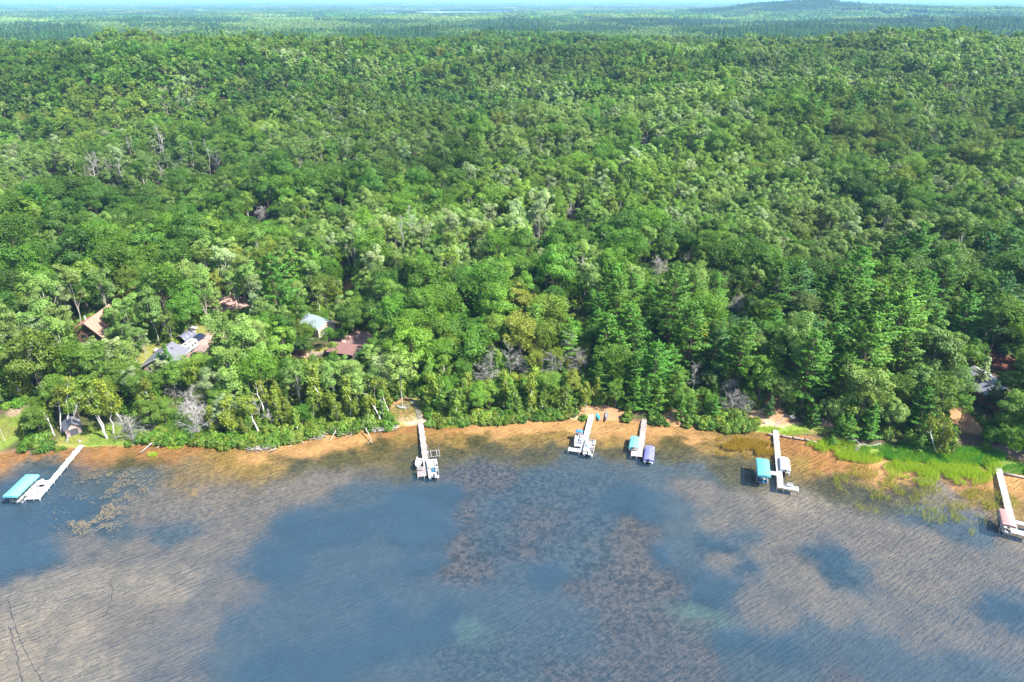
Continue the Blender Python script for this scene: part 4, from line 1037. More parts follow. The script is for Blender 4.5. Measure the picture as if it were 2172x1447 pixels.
# undergrowth between the trunks and along the bank
ug = np.random.default_rng(77)
nb = 15000
UX = ug.uniform(-165, 165, nb); US = ug.uniform(0.6, 125, nb)
US[:1100] = ug.uniform(-0.25, 2.6, 1100)
UY = shore_y(UX) + US
UZ = terrain(UX, UY)
def bare(x, y):
    c = ground_colour(np.array([x]), np.array([y]), np.array([y - float(shore_y(x))]))[0]
    return c[0] > 0.125
UB = ground_colour(UX, UY, np.maximum(US, 2.0))[:, 0] > 0.115
for x, y, z, s, bb in zip(UX, UY, UZ, US, UB):
    if bb or any(q[0] < x < q[1] and q[2] < y < q[3] for q in NOGROW): continue
    key = KIND['shrub'][ug.integers(3)]
    sc = ug.uniform(0.5, 1.25) * (1.0 if s > 3 else 0.9)
    while sc > 0.3 and hidden(x, y, z, PROTO[key]['top'] * sc, PROTO[key]['rad'] * sc, 0.0): sc *= 0.75
    if sc <= 0.3: continue
    tn = ('light', 'green', 'birch', 'dark', 'sage')[ug.choice(5, p=(.34, .28, .18, .12, .08))]
    rest.append((x, y, float(z), key, np.array(TINT[tn]) * ug.uniform(.8, 1.15), sc, ug.uniform(0, 6.28)))

# far trees and woodland
def far_scatter(y0, y1, cell, kinds, seed, sc=(0.85, 1.15), dz=0.0, span=None):
    g = np.random.default_rng(seed)
    ys = np.arange(y0, y1, cell)
    for yv in ys:
        hw = 0.72 * yv + 150
        xs = np.arange(-hw, hw, cell) if span is None else np.arange(*span, cell)
        X = xs + g.uniform(-.5, .5, len(xs)) * cell
        Y = yv + g.uniform(-.5, .5, len(xs)) * cell
        keep = np.ones(len(X), bool) if span or kinds[0] != 'wood_patch' else ~((X > 1050) & (X < 2500) & (Y > 4200) & (Y < 5300))
        keep &= ((X + 560) / 720) ** 2 + ((Y - 6300) / 1180) ** 2 > 1.0
        X, Y = X[keep], Y[keep]
        Z = terrain(X, Y) - np.where(Y > 9000, (Y - 9000) ** 2 / 1.6e7 * 0.02, 0)
        n1 = fbm(X, Y, 260, 301, 3)
        n2 = fbm(X, Y, 900, 311, 2)
        for x, y, z, a, b in zip(X, Y, Z, n1, n2):
            con = a < 0.50
            tn = ('bluepine' if g.random() < .7 else 'dark') if con else ('sage' if a > .62 else ('light' if a > .55 else 'green'))
            kk = kinds[0] if con and len(kinds) > 1 else kinds[-1]
            key = KIND[kk][g.integers(len(KIND[kk]))]
            t = np.array(TINT[tn]) * (0.72 + 0.7 * b) * g.uniform(.85, 1.15)
            rest.append((x, y, float(z) + dz, key, t, g.uniform(*sc), g.uniform(0, 6.28)))
far_scatter(1300, 3200, 13.5, ('far_pine', 'far_tree'), 41)
far_scatter(4200, 5300, 15, ('far_pine', 'far_tree'), 42, (0.85, 1.2), span=(1050, 2500))
far_scatter(3200, 15000, 92, ('wood_patch',), 43, (0.95, 1.25))
far_scatter(15000, 32000, 215, ('wood_patch',), 44, (2.2, 2.7), -10)

pc = bpy.data.collections.new('tree_shapes')
for k in ALL:
    pc.objects.link(bpy.data.objects.new(k, PROTO[k]['whole']))

def scatter_nodes():
    ng = bpy.data.node_groups.new('forest', 'GeometryNodeTree')
    ng.interface.new_socket('Geometry', in_out='INPUT', socket_type='NodeSocketGeometry')
    ng.interface.new_socket('Geometry', in_out='OUTPUT', socket_type='NodeSocketGeometry')
    n, l = ng.nodes, ng.links
    gi, go = n.new('NodeGroupInput'), n.new('NodeGroupOutput')
    ip = n.new('GeometryNodeInstanceOnPoints')
    ci = n.new('GeometryNodeCollectionInfo')
    ci.inputs['Collection'].default_value = pc
    ci.inputs['Separate Children'].default_value = True
    ci.inputs['Reset Children'].default_value = True
    def attr(name, t):
        a = n.new('GeometryNodeInputNamedAttribute'); a.data_type = t; a.inputs['Name'].default_value = name
        return a.outputs['Attribute']
    er = n.new('FunctionNodeEulerToRotation')
    l.new(attr('rot', 'FLOAT_VECTOR'), er.inputs[0])
    l.new(gi.outputs[0], ip.inputs['Points'])
    l.new(ci.outputs[0], ip.inputs['Instance'])
    ip.inputs['Pick Instance'].default_value = True
    l.new(attr('variant', 'INT'), ip.inputs['Instance Index'])
    l.new(er.outputs[0], ip.inputs['Rotation'])
    l.new(attr('scl', 'FLOAT'), ip.inputs['Scale'])
    l.new(ip.outputs[0], go.inputs[0])
    return ng

def point_cloud(name, rows, label, cat):
    me = bpy.data.meshes.new(name)
    n = len(rows)
    me.vertices.add(n)
    me.vertices.foreach_set('co', np.array([r[:3] for r in rows], np.float32).ravel())
    me.attributes.new('variant', 'INT', 'POINT').data.foreach_set('value', np.array([INDEX[r[3]] for r in rows], np.int32))
    me.attributes.new('scl', 'FLOAT', 'POINT').data.foreach_set('value', np.array([r[5] for r in rows], np.float32))
    rot = np.zeros((n, 3), np.float32); rot[:, 2] = [r[6] for r in rows]
    me.attributes.new('rot', 'FLOAT_VECTOR', 'POINT').data.foreach_set('vector', rot.ravel())
    col = np.ones((n, 4), np.float32); col[:, :3] = [r[4] for r in rows]
    me.attributes.new('tint', 'FLOAT_COLOR', 'POINT').data.foreach_set('color', col.ravel())
    o = put(name, me)
    md = o.modifiers.new('forest', 'NODES'); md.node_group = NG
    return tag(o, label, cat, kind='stuff')
NG = scatter_nodes()
point_cloud('forest', [r for r in rest if r[1] < 1300], 'dense mixed forest covering the slope up to the ridge', 'forest')
point_cloud('far_forest', [r for r in rest if r[1] >= 1300], 'hazy blue-green woodland stretching from the ridge to the horizon', 'forest')
print('trees', count, len(rest))
# ------------------------------------------------------------------ docks, lifts and boats
DECK_Z = 0.55
_cache = {}
def deck_mesh(w, L, mat, step=0.15):
    """planks across, stringers below; origin at the middle of the near edge, running along +Y"""
    k = (round(w, 2), round(L, 2), mat.name)
    if k not in _cache:
        m = MB()
        n = max(2, int(round(L / step)))
        st = L / n
        for i in range(n): m.box((0, st * (i + .5), -0.02), (w, st - 0.012, 0.04))
        for sx in (-1, 1): m.box((sx * (w / 2 - 0.06), L / 2, -0.12), (0.06, L - 0.02, 0.16))
        _cache[k] = m.mesh('deck_section', mat)
    return _cache[k]

def post_mesh(h, r, mat):
    k = (round(h, 1), r, mat.name)
    if k not in _cache: _cache[k] = MB().tube([(0, 0, -h), (0, 0, 0)], r, 7).mesh('leg', mat, True)
    return _cache[k]

def heading(v): return math.atan2(-v.x, v.y)

def dock(label, a, b, w, mat, extras=(), post=None, step=3.05, ramp=None):
    A, B = GP(*a, DECK_Z), GP(*b, DECK_Z)
    d = B - A
    L = d.length
    rz = heading(d)
    o = empty('dock', (A.x, A.y, DECK_Z), rz)
    tag(o, label, 'dock', 'docks along the shore')
    n = max(1, int(round(L / step)))
    sl = L / n
    post = post or M['galv']
    for i in range(n):
        put('deck_section', deck_mesh(w, sl - 0.02, mat), o, (0, i * sl, 0))
        for sx in (-1, 1):
            hgt = 0.35 + DECK_Z + 0.4 + 2.0 * min(1, i / max(1, n))
            put('leg', post_mesh(hgt, 0.045, post), o, (sx * (w / 2 + 0.05), (i + .96) * sl, 0.22))
    for (x0, x1, y0, y1) in extras:       # side platforms, planks along the other way
        wd, ln = x1 - x0, y1 - y0
        y0, y1 = L + y0, L + y1
        nn = max(1, int(round(wd / 2.6)))
        sx = wd / nn
        for k in range(nn): put('platform_section', deck_mesh(ln, sx - 0.02, mat), o, (x0 + k * sx, (y0 + y1) / 2, 0.004), (0, 0, -math.pi / 2))
        for px_ in (x0 + .08, x1 - .08):
            for py_ in (y0 + .05, y1 - .05): put('leg', post_mesh(3.0, 0.05, post), o, (px_, py_, 0.14))
    return o, rz, L

def at_dock(o, x, y, z=0.0):
    return o.matrix_basis @ Vector((x, y, z))

def bench(label, pos, rz, w=1.3, mat=None, group='benches on the docks'):
    mat = mat or M['white_deck']
    o = tag(empty('dock_bench', pos, rz), label, 'bench', group)
    s = MB()
    for k in range(4): s.box((0, -.2 + .12 * k, .44), (w, .10, .035))
    s.build('seat', mat, o)
    b = MB()
    for k in range(3): b.box((0, .24 + .03 * k, .60 + .14 * k), (w, .03, .11), rx=-.15)
    b.build('backrest', mat, o)
    for sx in (-1, 1):
        MB().box((sx * (w / 2 - .06), -.18, .21), (.06, .06, .42)).box((sx * (w / 2 - .06), .24, .46), (.06, .06, .92)).box((sx * (w / 2 - .06), .02, .39), (.05, .42, .05)).build('leg_frame', mat, o)
    return o

def outboard(parent, x, y, z, s=1.0, mat=None):
    m = MB()
    m.loft([[(x + dx * w_ * s, y + dy * l_ * s - .05 * s, z + h_ * s) for dx, dy in ((-1, -1), (1, -1), (1.1, .1), (.8, 1), (-.8, 1), (-1.1, .1))]
            for h_, w_, l_ in ((.15, .12, .2), (.25, .17, .28), (.5, .17, .28), (.62, .11, .2))])
    m.box((x, y + .02, z - .1 * s), (.1 * s, .16 * s, .6 * s)).box((x, y - .04, z - .42 * s), (.05 * s, .34 * s, .05 * s))
    m.tube([(x, y - .30 * s, z - .5 * s), (x, y + .2 * s, z - .5 * s)], [.03 * s, .06 * s], 6)
    return m.build('outboard_motor', mat or M['black_plastic'], parent)

def canvas_cover(L, W, z0, h, drop, n=9, inset=0.0, taper=0.55):
    """peaked mooring cover; local +Y is the bow"""
    secs = []
    for i in range(n):
        t = i / (n - 1)
        y = -L / 2 + L * t
        wide = W / 2 * (1 - taper * max(0, (t - .78) / .22) ** 1.6) - inset
        rise = h * math.sin(math.pi * min(1, .12 + t * .86)) ** .6 + .05 * math.sin(t * 21)
        prof = []
        for k in range(11):
            u = -1 + 2 * k / 10
            prof.append((u * wide, y, z0 + rise * (1 - abs(u) ** 1.7) - (.03 if k in (3, 7) else 0)))
        prof = [(-wide - .03, y, z0 - drop)] + prof + [(wide + .03, y, z0 - drop)]
        secs.append(prof)
    m = MB().loft(secs, closed=False, cap=False)
    m.add(secs[0], [tuple(range(13))[::-1]]); m.add(secs[-1], [tuple(range(13))])
    return m

def pontoon(label, pos, rz, L=6.4, W=2.45, fence=None, cover=None, seats=None, bimini=None, lounger=False, motor=1.0, tubes=True, name='pontoon_boat', group='boats at the docks'):
    o = tag(empty(name, (pos.x, pos.y, 0), rz), label, 'boat', group)
    fence = fence or M['white_paint']
    for sx in (-1, 1):
        x = sx * (W / 2 - .38)
        MB().tube([(x, -L / 2, .12), (x, L / 2 - .9, .12), (x, L / 2 - .35, .2), (x, L / 2, .34)], [.30, .30, .22, .06], 10).build('pontoon_tube', M['alu'], o, smooth=True)
    MB().box((0, 0, .50), (W, L - .25, .10)).build('deck', M['cream_vinyl'], o)
    if not cover:
        for sx in (-1, 1): MB().box((sx * (W / 2 - .04), .12, .86), (.05, L - .75, .56)).box((sx * (W / 2 - .04), .12, 1.17), (.07, L - .72, .05)).build('side_fence', fence, o)
        MB().box((0, L / 2 - .26, .86), (W - .12, .05, .56)).box((0, L / 2 - .26, 1.17), (W - .12, .07, .05)).build('bow_fence', fence, o)
        MB().box((-.55, -L / 2 + .62, .86), (W * .5, .05, .56)).build('stern_fence', fence, o)
        sm = seats or M['cream_vinyl']
        for sx in (-1, 1):
            MB().box((sx * (W / 2 - .36), L / 2 - 1.25, .73), (.56, 1.75, .36)).box((sx * (W / 2 - .16), L / 2 - 1.25, 1.02), (.16, 1.75, .34)).build('seat', sm, o)
        MB().box((-W / 2 + .42, -L / 2 + 1.65, .73), (.66, 1.7, .36)).box((-W / 2 + .18, -L / 2 + 1.65, 1.04), (.18, 1.7, .36)).build('seat', sm, o)
        cs = MB().box((W / 2 - .42, -.35, .86), (.62, .6, .66)).build('console', fence, o)
        MB().box((W / 2 - .42, -.06, 1.30), (.56, .03, .26), rx=.4).build('windscreen', M['glass'], cs)
        MB().tube([(W / 2 - .42 + .17 * math.cos(a), -.70 + .05 * math.sin(a), 1.22 + .17 * math.sin(a)) for a in np.linspace(0, 6.28, 13)], .02, 5).build('steering_wheel', M['black_plastic'], cs)
        MB().box((W / 2 - .45, -1.2, .80), (.5, .5, .22)).box((W / 2 - .45, -1.44, 1.05), (.5, .12, .5)).build('helm_seat', sm, o)
        if lounger: MB().box((.1, -.55, .72), (1.0, 1.5, .26)).box((.1, -1.22, .93), (1.0, .2, .3)).build('sun_lounger_pad', M['navy_seat'], o)
    else:
        canvas_cover(L - .2, W + .04, 1.05, .42, .42, taper=.35).build('mooring_cover', cover, o, smooth=True)
        MB().box((0, -.1, .75), (W - .04, L - .5, .42)).build('side_fence', fence, o)
        MB().box((0, L * .08, 1.30), (W * .92, .09, .045)).build('cover_strap', M['navy_seat'], o)
    MB().box((0, -L / 2 + .3, .56), (W - .3, .75, .05)).build('swim_deck', M['white_paint'], o)
    outboard(o, 0, -L / 2 - .12, .72, motor)
    if bimini:
        y0, y1, bm = bimini
        secs = [[(u * (W / 2 - .05), y0 + (y1 - y0) * t, 2.15 + .22 * (1 - u * u) + .06 * math.sin(math.pi * t)) for u in (-1, -.6, -.2, .2, .6, 1)] for t in (0, .33, .66, 1)]
        secs2 = [[(a, b, c - .04) for a, b, c in s_] for s_ in secs]
        MB().loft(secs, closed=False, cap=False).loft(secs2, closed=False, cap=False).build('bimini_top', bm, o, smooth=True)
        for sx in (-1, 1):
            for yy in (y0, y1): MB().tube([(sx * (W / 2 - .06), (y0 + y1) / 2, 1.1), (sx * (W / 2 - .06), yy, 2.15)], .02, 5).build('bimini_strut', M['alu'], o)
    return o

def runabout(label, pos, rz, L=5.2, W=2.0, hull=None, inside=None, cover=None, motor=.8, name='motorboat', group='boats at the docks', z=0.0):
    o = tag(empty(name, (pos.x, pos.y, z), rz), label, 'boat', group)
    prof = [(-.5, .94, 0), (-.3, 1, 0), (0, 1, 0), (.2, .92, .04), (.35, .68, .12), (.45, .34, .22), (.5, .03, .3)]
    secs, ins = [], []
    for t, w_, up in prof:
        y, hw = t * L, w_ * W / 2
        secs.append([(-hw, y, .62 + up), (-hw * .92, y, .25 + up * .6), (-hw * .5, y, -.12 + up), (0, y, -.22 + up * 1.3), (hw * .5, y, -.12 + up), (hw * .92, y, .25 + up * .6), (hw, y, .62 + up),
                     (hw * .86, y, .63 + up), (hw * .78, y, .20 + up), (0, y, .16 + up), (-hw * .78, y, .20 + up), (-hw * .86, y, .63 + up)])
    MB().loft(secs).build('hull', hull or M['white_paint'], o, smooth=False)
    if cover:
        canvas_cover(L * .96, W * .98, .66, .5, .2, taper=.93).build('boat_cover', cover, o, smooth=True)
    else:
        for yy, ww in ((-.32, .72), (-.02, .74), (.24, .6)): MB().box((0, yy * L, .42), (W * ww, .34, .12)).build('seat', inside or M['cream_vinyl'], o)
        MB().box((0, .39 * L, .70), (W * .42, .5, .05)).build('bow_deck', hull or M['white_paint'], o)
    outboard(o, 0, -L / 2 - .1, .62, motor)
    return o

def lift_frame(o, L, W, top, mat):
    for sx in (-1, 1):
        for sy in (-1, 1): MB().tube([(sx * W / 2, sy * L * .34, -1.6), (sx * W / 2, sy * L * .34, top)], .05, 7).build('post', mat, o)
        MB().box((sx * W / 2, 0, .22), (.10, L * .8, .12)).build('side_beam', mat, o)
        MB().box((sx * W * .26, 0, .30), (.16, L * .74, .10)).build('bunk', mat, o)
    for sy in (-1, 1): MB().box((0, sy * L * .34, .16), (W, .10, .12)).build('cross_beam', mat, o)

def canopy_lift(label, pos, rz, L, W, mat, z=2.75, group='canopied boat lifts'):
    """vinyl canopy over a boat lift: low ridged top with a hanging edge"""
    o = tag(empty('boat_lift', (pos.x, pos.y, 0), rz), label, 'boat lift', group)
    lift_frame(o, L, W * .86, z, M['galv'])
    secs = []
    n = 9
    for i in range(n):
        t = -1 + 2 * i / (n - 1)
        e = .28 * max(0, abs(t) - .78) / .22
        y = t * L / 2
        pr = [(-W / 2, y, z - .38), (-W / 2, y, z)]
        for k in range(7):
            u = -.88 + 1.76 * k / 6
            pr.append((u * W / 2, y, z + (.42 - e) * (1 - abs(u) ** 1.5) + .05))
        pr += [(W / 2, y, z), (W / 2, y, z - .38)]
        secs.append(pr)
    m = MB().loft(secs, closed=False, cap=False)
    for s_ in (secs[0], secs[-1]): m.add(s_ , [tuple(range(len(s_)))])
    c = m.build('canopy', mat, o, smooth=False)
    MB().box((0, 0, z + .455), (.05, L * .86, .03)).build('ridge_seam', mat, c)
    for sx in (-1, 1): MB().tube([(sx * (W / 2 - .02), -L / 2, z - .05), (sx * (W / 2 - .02), L / 2, z - .05)], .025, 5).build('canopy_rail', M['galv'], o)
    MB().tube([(W * .43 + .05, L * .30 + .35 * math.cos(a), 1.25 + .35 * math.sin(a)) for a in np.linspace(0, 6.28, 15)], .022, 5).build('winch_wheel', M['galv'], o)
    return o

# dock 1: diagonal white dock with the turquoise canopy
d1, r1, L1 = dock('long diagonal white dock with a wide end beside the turquoise canopy', (173, 944), (77, 1058), 1.35, M['white_deck'], [(-.67, 2.6, -4.2, -.0), (.68, 2.6, -6.6, -5.2)])
b1 = GP(53, 1050, 0)
canopy_lift('boat lift with a long turquoise canopy at the end of the diagonal dock', b1, r1 + math.pi - .10, 7.6, 3.2, M['turquoise_canvas'], 2.7)
runabout('white runabout under the turquoise canopy', b1, r1 + math.pi - .10, 5.6, 2.0, z=.35, group=None)
runabout('small white boat tied between the turquoise canopy and the diagonal dock', GP(80, 1027, .3), r1 + math.pi - .6, 3.0, 1.35, motor=.6, name='small_boat', inside=M['white_paint'])
bench('white bench on the wide end of the diagonal dock', at_dock(d1, 2.2, L1 - 1.6, .03), r1 - math.pi / 2, 2.2)
c = tag(empty('deck_chair', at_dock(d1, .9, L1 - 2.6, .03), r1 + 2.2), 'blue deck chair on the wide end of the diagonal dock', 'chair')
MB().box((0, 0, .32), (.5, .5, .05)).build('seat', M['pale_blue'], c)
MB().box((0, .3, .62), (.5, .05, .6), rx=-.35).build('backrest', M['pale_blue'], c)
for sx in (-1, 1):
    MB().tube([(sx * .24, -.22, 0), (sx * .24, .26, .55)], .02, 5).build('leg', M['alu'], c)
    MB().tube([(sx * .24, .26, 0), (sx * .24, -.22, .55)], .02, 5).build('leg', M['alu'], c)

# dock 2: weathered dock in line with the boardwalk
d2, r2, L2 = dock('straight weathered plank dock reached by the curved boardwalk', (891, 889), (907, 1009), 1.35, M['wood_deck'], [(.68, 2.35, -2.7, -.0)])
bench('plank bench on the end of the weathered dock', at_dock(d2, 1.5, L2 - 2.2, .03), r2 + math.pi, 1.4, M['wood_deck'])
pontoon('open white pontoon boat with a dark blue pad beside the weathered dock', GP(918, 996, .4), r2 + math.pi, 6.5, 2.5, lounger=True, seats=M['white_paint'], motor=1.2)
runabout('small white fishing boat with tan seats beside the weathered dock', GP(888, 982, .3), r2 - .25, 4.2, 1.6, motor=.7, name='fishing_boat')
e2 = GP(920, 962, .2)
lf = tag(empty('boat_lift', (e2.x, e2.y, 0), r2), 'empty grey boat lift frame standing in the water', 'boat lift')
lift_frame(lf, 3.6, 2.7, 1.9, M['galv'])

# dock 3: white L with blue mat
d3, r3, L3 = dock('white dock with a short end turned away from the kayak beach', (1255, 879), (1235, 960), 1.4, M['white_deck'], [(.70, 3.6, -1.4, 0)])
pontoon('cream pontoon boat with open deck by the white dock end', GP(1250, 950, .5), r3 + math.pi, 6.0, 2.55, fence=M['cream_vinyl'], seats=M['white_paint'])
pontoon('little white pontoon boat with a blue sun top by the white dock', GP(1227, 934, .5), r3 + math.pi + .05, 4.4, 1.9, seats=M['white_paint'], bimini=(.9, 2.1, M['blue_vinyl']), motor=.7)
bench('white bench facing inward on the short end of the white dock', at_dock(d3, 1.5, L3 - 1.9, .03), r3 + math.pi + .15, 1.5)
fm = MB().tube([(0, 0, 0), (0, 0, .10)], .62, 20).build('float_mat', M['blue_vinyl'], None, at_dock(d3, -.55, L3 - 2.3, .02))
tag(fm, 'round blue float lying on the white dock', 'float')
fb = MB().tube([(0, 0, -.1), (0, 0, .12), (0, 0, .34)], [.30, .38, .2], 12).build('swim_tube', M['blue_plastic'], None, GP(1228, 932, .75)); fb.location.z = .56
tag(fb, 'bright blue swim tube on the deck of the little pontoon boat', 'float')

# dock 4
d4, r4, L4 = dock('weathered dock between the turquoise-covered and purple-covered boats', (1367, 889), (1357, 969), 1.35, M['wood_deck'], [(.66, 2.2, -2.6, 0)])
pontoon('pontoon boat under a turquoise mooring cover', GP(1345, 940, .7), r4 + math.pi, 5.4, 2.3, cover=M['turquoise_canvas'])
pontoon('pontoon boat under a purple mooring cover with a dark strap', GP(1377, 963, .7), r4 + math.pi, 6.3, 2.4, cover=M['purple_canvas'], motor=1.1)
bench('pale bench on the end of the dock beside the purple-covered boat', at_dock(d4, 1.4, L4 - 2.2, .03), r4 + math.pi, 1.4, M['wood_deck'])

# dock 5
d5, r5, L5 = dock('long white L-shaped dock running out from the timber-edged beach', (1645, 912), (1656, 1035), 1.3, M['white_deck'], [(-3.9, -.65, -1.5, 0), (.65, 4.3, -6.0, -4.6)])
b5 = GP(1615, 1012, 0)
canopy_lift('boat lift with a teal canopy at the side arm of the L-shaped dock', b5, r5 + math.pi + .03, 6.6, 2.9, M['teal_canvas'], 2.8)
runabout('dark runabout under the teal canopy', b5, r5 + math.pi + .03, 5.6, 2.1, hull=M['navy_seat'], z=.4, group=None)
pontoon('pontoon boat under a white cover beside the L-shaped dock', GP(1664, 986, .7), r5 + math.pi, 5.6, 2.35, cover=M['white_canvas'])
tw = MB().box((0, 0, .03), (.9, .45, .06)).box((.1, .12, .09), (.5, .3, .05)).build('beach_towel', M['red_paint'], None, (GP(1659, 991, 1.0).x, GP(1659, 991, 1.0).y, .60))
tag(tw, 'red bag on the stern of the white-covered pontoon boat', 'bag')
bench('white bench on the end arm of the L-shaped dock', at_dock(d5, -2.0, L5 - 1.0, .03), r5 + math.pi, 1.5)

# dock 6
d6, r6, L6 = dock('long white dock with the pink canopy near its end', (2116, 987), (2153, 1132), 1.35, M['white_deck'], [(-3.4, -.66, -1.6, 0), (-7, -.66, -4.9, -3.7)])
b6 = GP(2129, 1118, 0)
canopy_lift('boat lift with a faded pink canopy beside the long white dock', b6, r6 + math.pi, 5.4, 2.5, M['pink_canvas'], 2.5)
runabout('white boat under the pink canopy', b6, r6 + math.pi, 4.6, 1.8, z=.3, group=None)

# boats drawn up on the sand
def paddler(name, label, px, py, rz, L, W, mat, open_top=True, z=.06):
    p = GP(px, py, .9)
    p.z = float(terrain(np.array([p.x]), np.array([p.y]))[0]) + z
    o = tag(empty(name, p, rz), label, name.split('_')[-1])
    secs = []
    for i in range(13):
        t = -1 + 2 * i / 12
        w_ = W / 2 * max(.03, (1 - abs(t) ** 2.3))
        up = .16 * abs(t) ** 3
        y = t * L / 2
        secs.append([(-w_, y, .30 + up), (-w_ * .8, y, .10 + up * .6), (0, y, 0 + up * .4), (w_ * .8, y, .10 + up * .6), (w_, y, .30 + up), (w_ * .82, y, .30 + up), (0, y, (.10 if open_top else .36) + up * .8), (-w_ * .82, y, .30 + up)])
    MB().loft(secs).build('hull', mat, o, smooth=True)
    for t in (-.25, .2): MB().box((0, t * L, .30), (W * .72, .22, .05)).build('seat', M['dark_interior'] if not open_top else M['timber'], o)
    return o
paddler('blue_kayak', 'bright blue kayak drawn up on the sand beside the silver canoe', 1269, 882, .15, 3.1, .8, M['blue_plastic'], False)
paddler('silver_canoe', 'silver canoe drawn up on the sand beside the blue kayak', 1287, 880, -.1, 4.9, .95, M['alu'])
paddler('pale_rowboat', 'pale upturned rowing boat by the fire pit below the boardwalk', 851, 867, 1.1, 3.0, 1.1, M['galv'], False)
# ------------------------------------------------------------------ houses and yards
def gz_at(x, y): return float(terrain(np.array([x]), np.array([y]))[0])

def on_ground(px, py, dz=0.0):
    p = GP(px, py, 3)
    for _ in range(5): p = GP(px, py, gz_at(p.x, p.y) + dz)
    p.z = gz_at(p.x, p.y)
    return p

def window(parent, c, w, h, axis, frame=None):
    """axis: outward unit direction in the plane ('x' or 'y' with sign)"""
    sgn = 1 if axis[0] == '+' else -1
    big, gl = (w, h), MB()
    f = MB()
    if axis[1] == 'y':
        gl.box((c[0], c[1] + sgn * .02, c[2]), (w, .03, h))
        for s_ in (-1, 1):
            f.box((c[0] + s_ * (w / 2 + .04), c[1] + sgn * .035, c[2]), (.08, .06, h + .16)).box((c[0], c[1] + sgn * .035, c[2] + s_ * (h / 2 + .04)), (w - .004, .06, .08))
    else:
        gl.box((c[0] + sgn * .02, c[1], c[2]), (.03, w, h))
        for s_ in (-1, 1):
            f.box((c[0] + sgn * .035, c[1] + s_ * (w / 2 + .04), c[2]), (.06, .08, h + .16)).box((c[0] + sgn * .035, c[1], c[2] + s_ * (h / 2 + .04)), (.06, w - .004, .08))
    g_ = gl.build('window', M['glass'], parent)
    f.build('frame', frame or M['white_paint'], g_)
    return g_

def gable_house(name, label, x, y, rz, W, L, wall_h, rise, wall, roof, over=.5, roof2=None, trim=None, windows=(), base=None, cat='house'):
    """ridge along local Y, gables at +-Y"""
    z = gz_at(x, y) if base is None else base
    o = tag(empty(name, (x, y, z), rz), label, cat)
    m = MB()
    w, l = W / 2, L / 2
    vs_ = []
    for yy in (-l, l): vs_ += [(-w, yy, -1), (w, yy, -1), (w, yy, wall_h), (0, yy, wall_h + rise), (-w, yy, wall_h)]
    m.add(vs_, [(0, 1, 2, 3, 4), (9, 8, 7, 6, 5), (1, 6, 7, 2), (5, 0, 4, 9)])
    m.build('wall', wall, o)
    sl = math.atan2(rise, w)
    for sx in (-1, 1):
        r = MB()
        e = over
        x0, z0 = sx * (w + e), wall_h - e * math.tan(sl) + .04
        x1, z1 = 0, wall_h + rise + .04
        t = .14
        vs_ = [(x0, -l - e, z0), (x1, -l - e, z1), (x1, l + e, z1), (x0, l + e, z0)]
        vs_ += [(a, b, c + t) for a, b, c in vs_]
        r.add(vs_, [(3, 2, 1, 0), (4, 5, 6, 7), (0, 1, 5, 4), (1, 2, 6, 5), (2, 3, 7, 6), (3, 0, 4, 7)])
        rs = r.build('roof_slope', (roof2 or roof) if sx < 0 else roof, o)
        MB().tube([(x0, -l - e, z0 + .05), (x0, l + e, z0 + .05)], .07, 6).build('gutter', trim or M['white_paint'], rs)
        for yy in (-l - e - .015, l + e + .015):
            MB().add([(x0, yy, z0 - .18), (x1, yy, z1 - .18), (x1, yy, z1 + t), (x0, yy, z0 + t)], [(0, 1, 2, 3)]).build('bargeboard', trim or M['white_paint'], rs)
    for wd in windows: window(o, *wd)
    return o

h1 = gable_house('brown_roofed_house', 'cedar house with a steep tan-brown roof and dark glazed gable among the trees', -130, 195, 0.0, 7.4, 13, 3.6, 4.0, M['cedar'], M['brown_shingle'], .9, M['rose_shingle'], M['cedar'],
                 [((-1.6, -6.5, 2.4), 1.6, 2.2, '-y', M['cedar']), ((.4, -6.5, 2.4), 1.6, 2.2, '-y', M['cedar']), ((2.4, -6.5, 2.4), 1.2, 2.2, '-y', M['cedar']), ((0, -6.5, 5.0), 1.6, 1.0, '-y', M['cedar']), ((3.7, 0, 2.0), 1.4, 1.2, '+x')])
dk = MB().box((0, -8.4, .9), (6.6, 3.4, .14)).build('balcony', M['cedar'], h1)
rl = MB()
for k in range(12): rl.box((-3.2 + 6.4 * k / 11, -10.05, 1.4), (.05, .05, .9))
rl.box((0, -10.05, 1.88), (6.5, .07, .06)); rl.build('railing', M['alu'], dk)
wg = MB()
wg.add([(-3.7, -2, 2.2), (-7.4, -2, 2.0), (-7.4, 5, 2.0), (-3.7, 5, 2.2), (-3.7, -3, 5.2), (-8.1, -3, 3.1), (-8.1, 6, 3.1), (-3.7, 6, 5.2)], [(4, 5, 6, 7), (0, 1, 5, 4), (1, 2, 6, 5), (2, 3, 7, 6), (3, 2, 1, 0)])
wg.build('side_wing_roof', M['rose_shingle'], h1)
MB().box((-5.4, 2.0, 5.1), (.35, .35, 1.6)).build('chimney', M['white_paint'], h1)

h2 = gable_house('slate_roofed_house', 'low house with a slate-grey gable roof and pinkish wall behind the shore trees', -102, 177.8, 0.0, 8.6, 9.6, 2.6, 2.3, M['rose_siding'], M['slate_shingle'], .6, None, M['white_paint'],
                 [((-2.6, -4.8, 1.5), .8, 1.3, '-y'), ((-1.4, -4.8, 1.5), .8, 1.3, '-y'), ((4.3, 0, 1.5), 1.3, 1.1, '+x'), ((4.3, 2.8, 1.5), 1.0, 1.1, '+x')])
MB().tube([(-4.9, 4.6, 3.0), (-4.9, 4.6, 3.5)], [.30, .05], 12).build('vent_cap', M['white_paint'], h2)
MB().box((1.4, 2.0, 4.6), (.5, .5, .5)).build('roof_vent', M['slate_shingle'], h2)

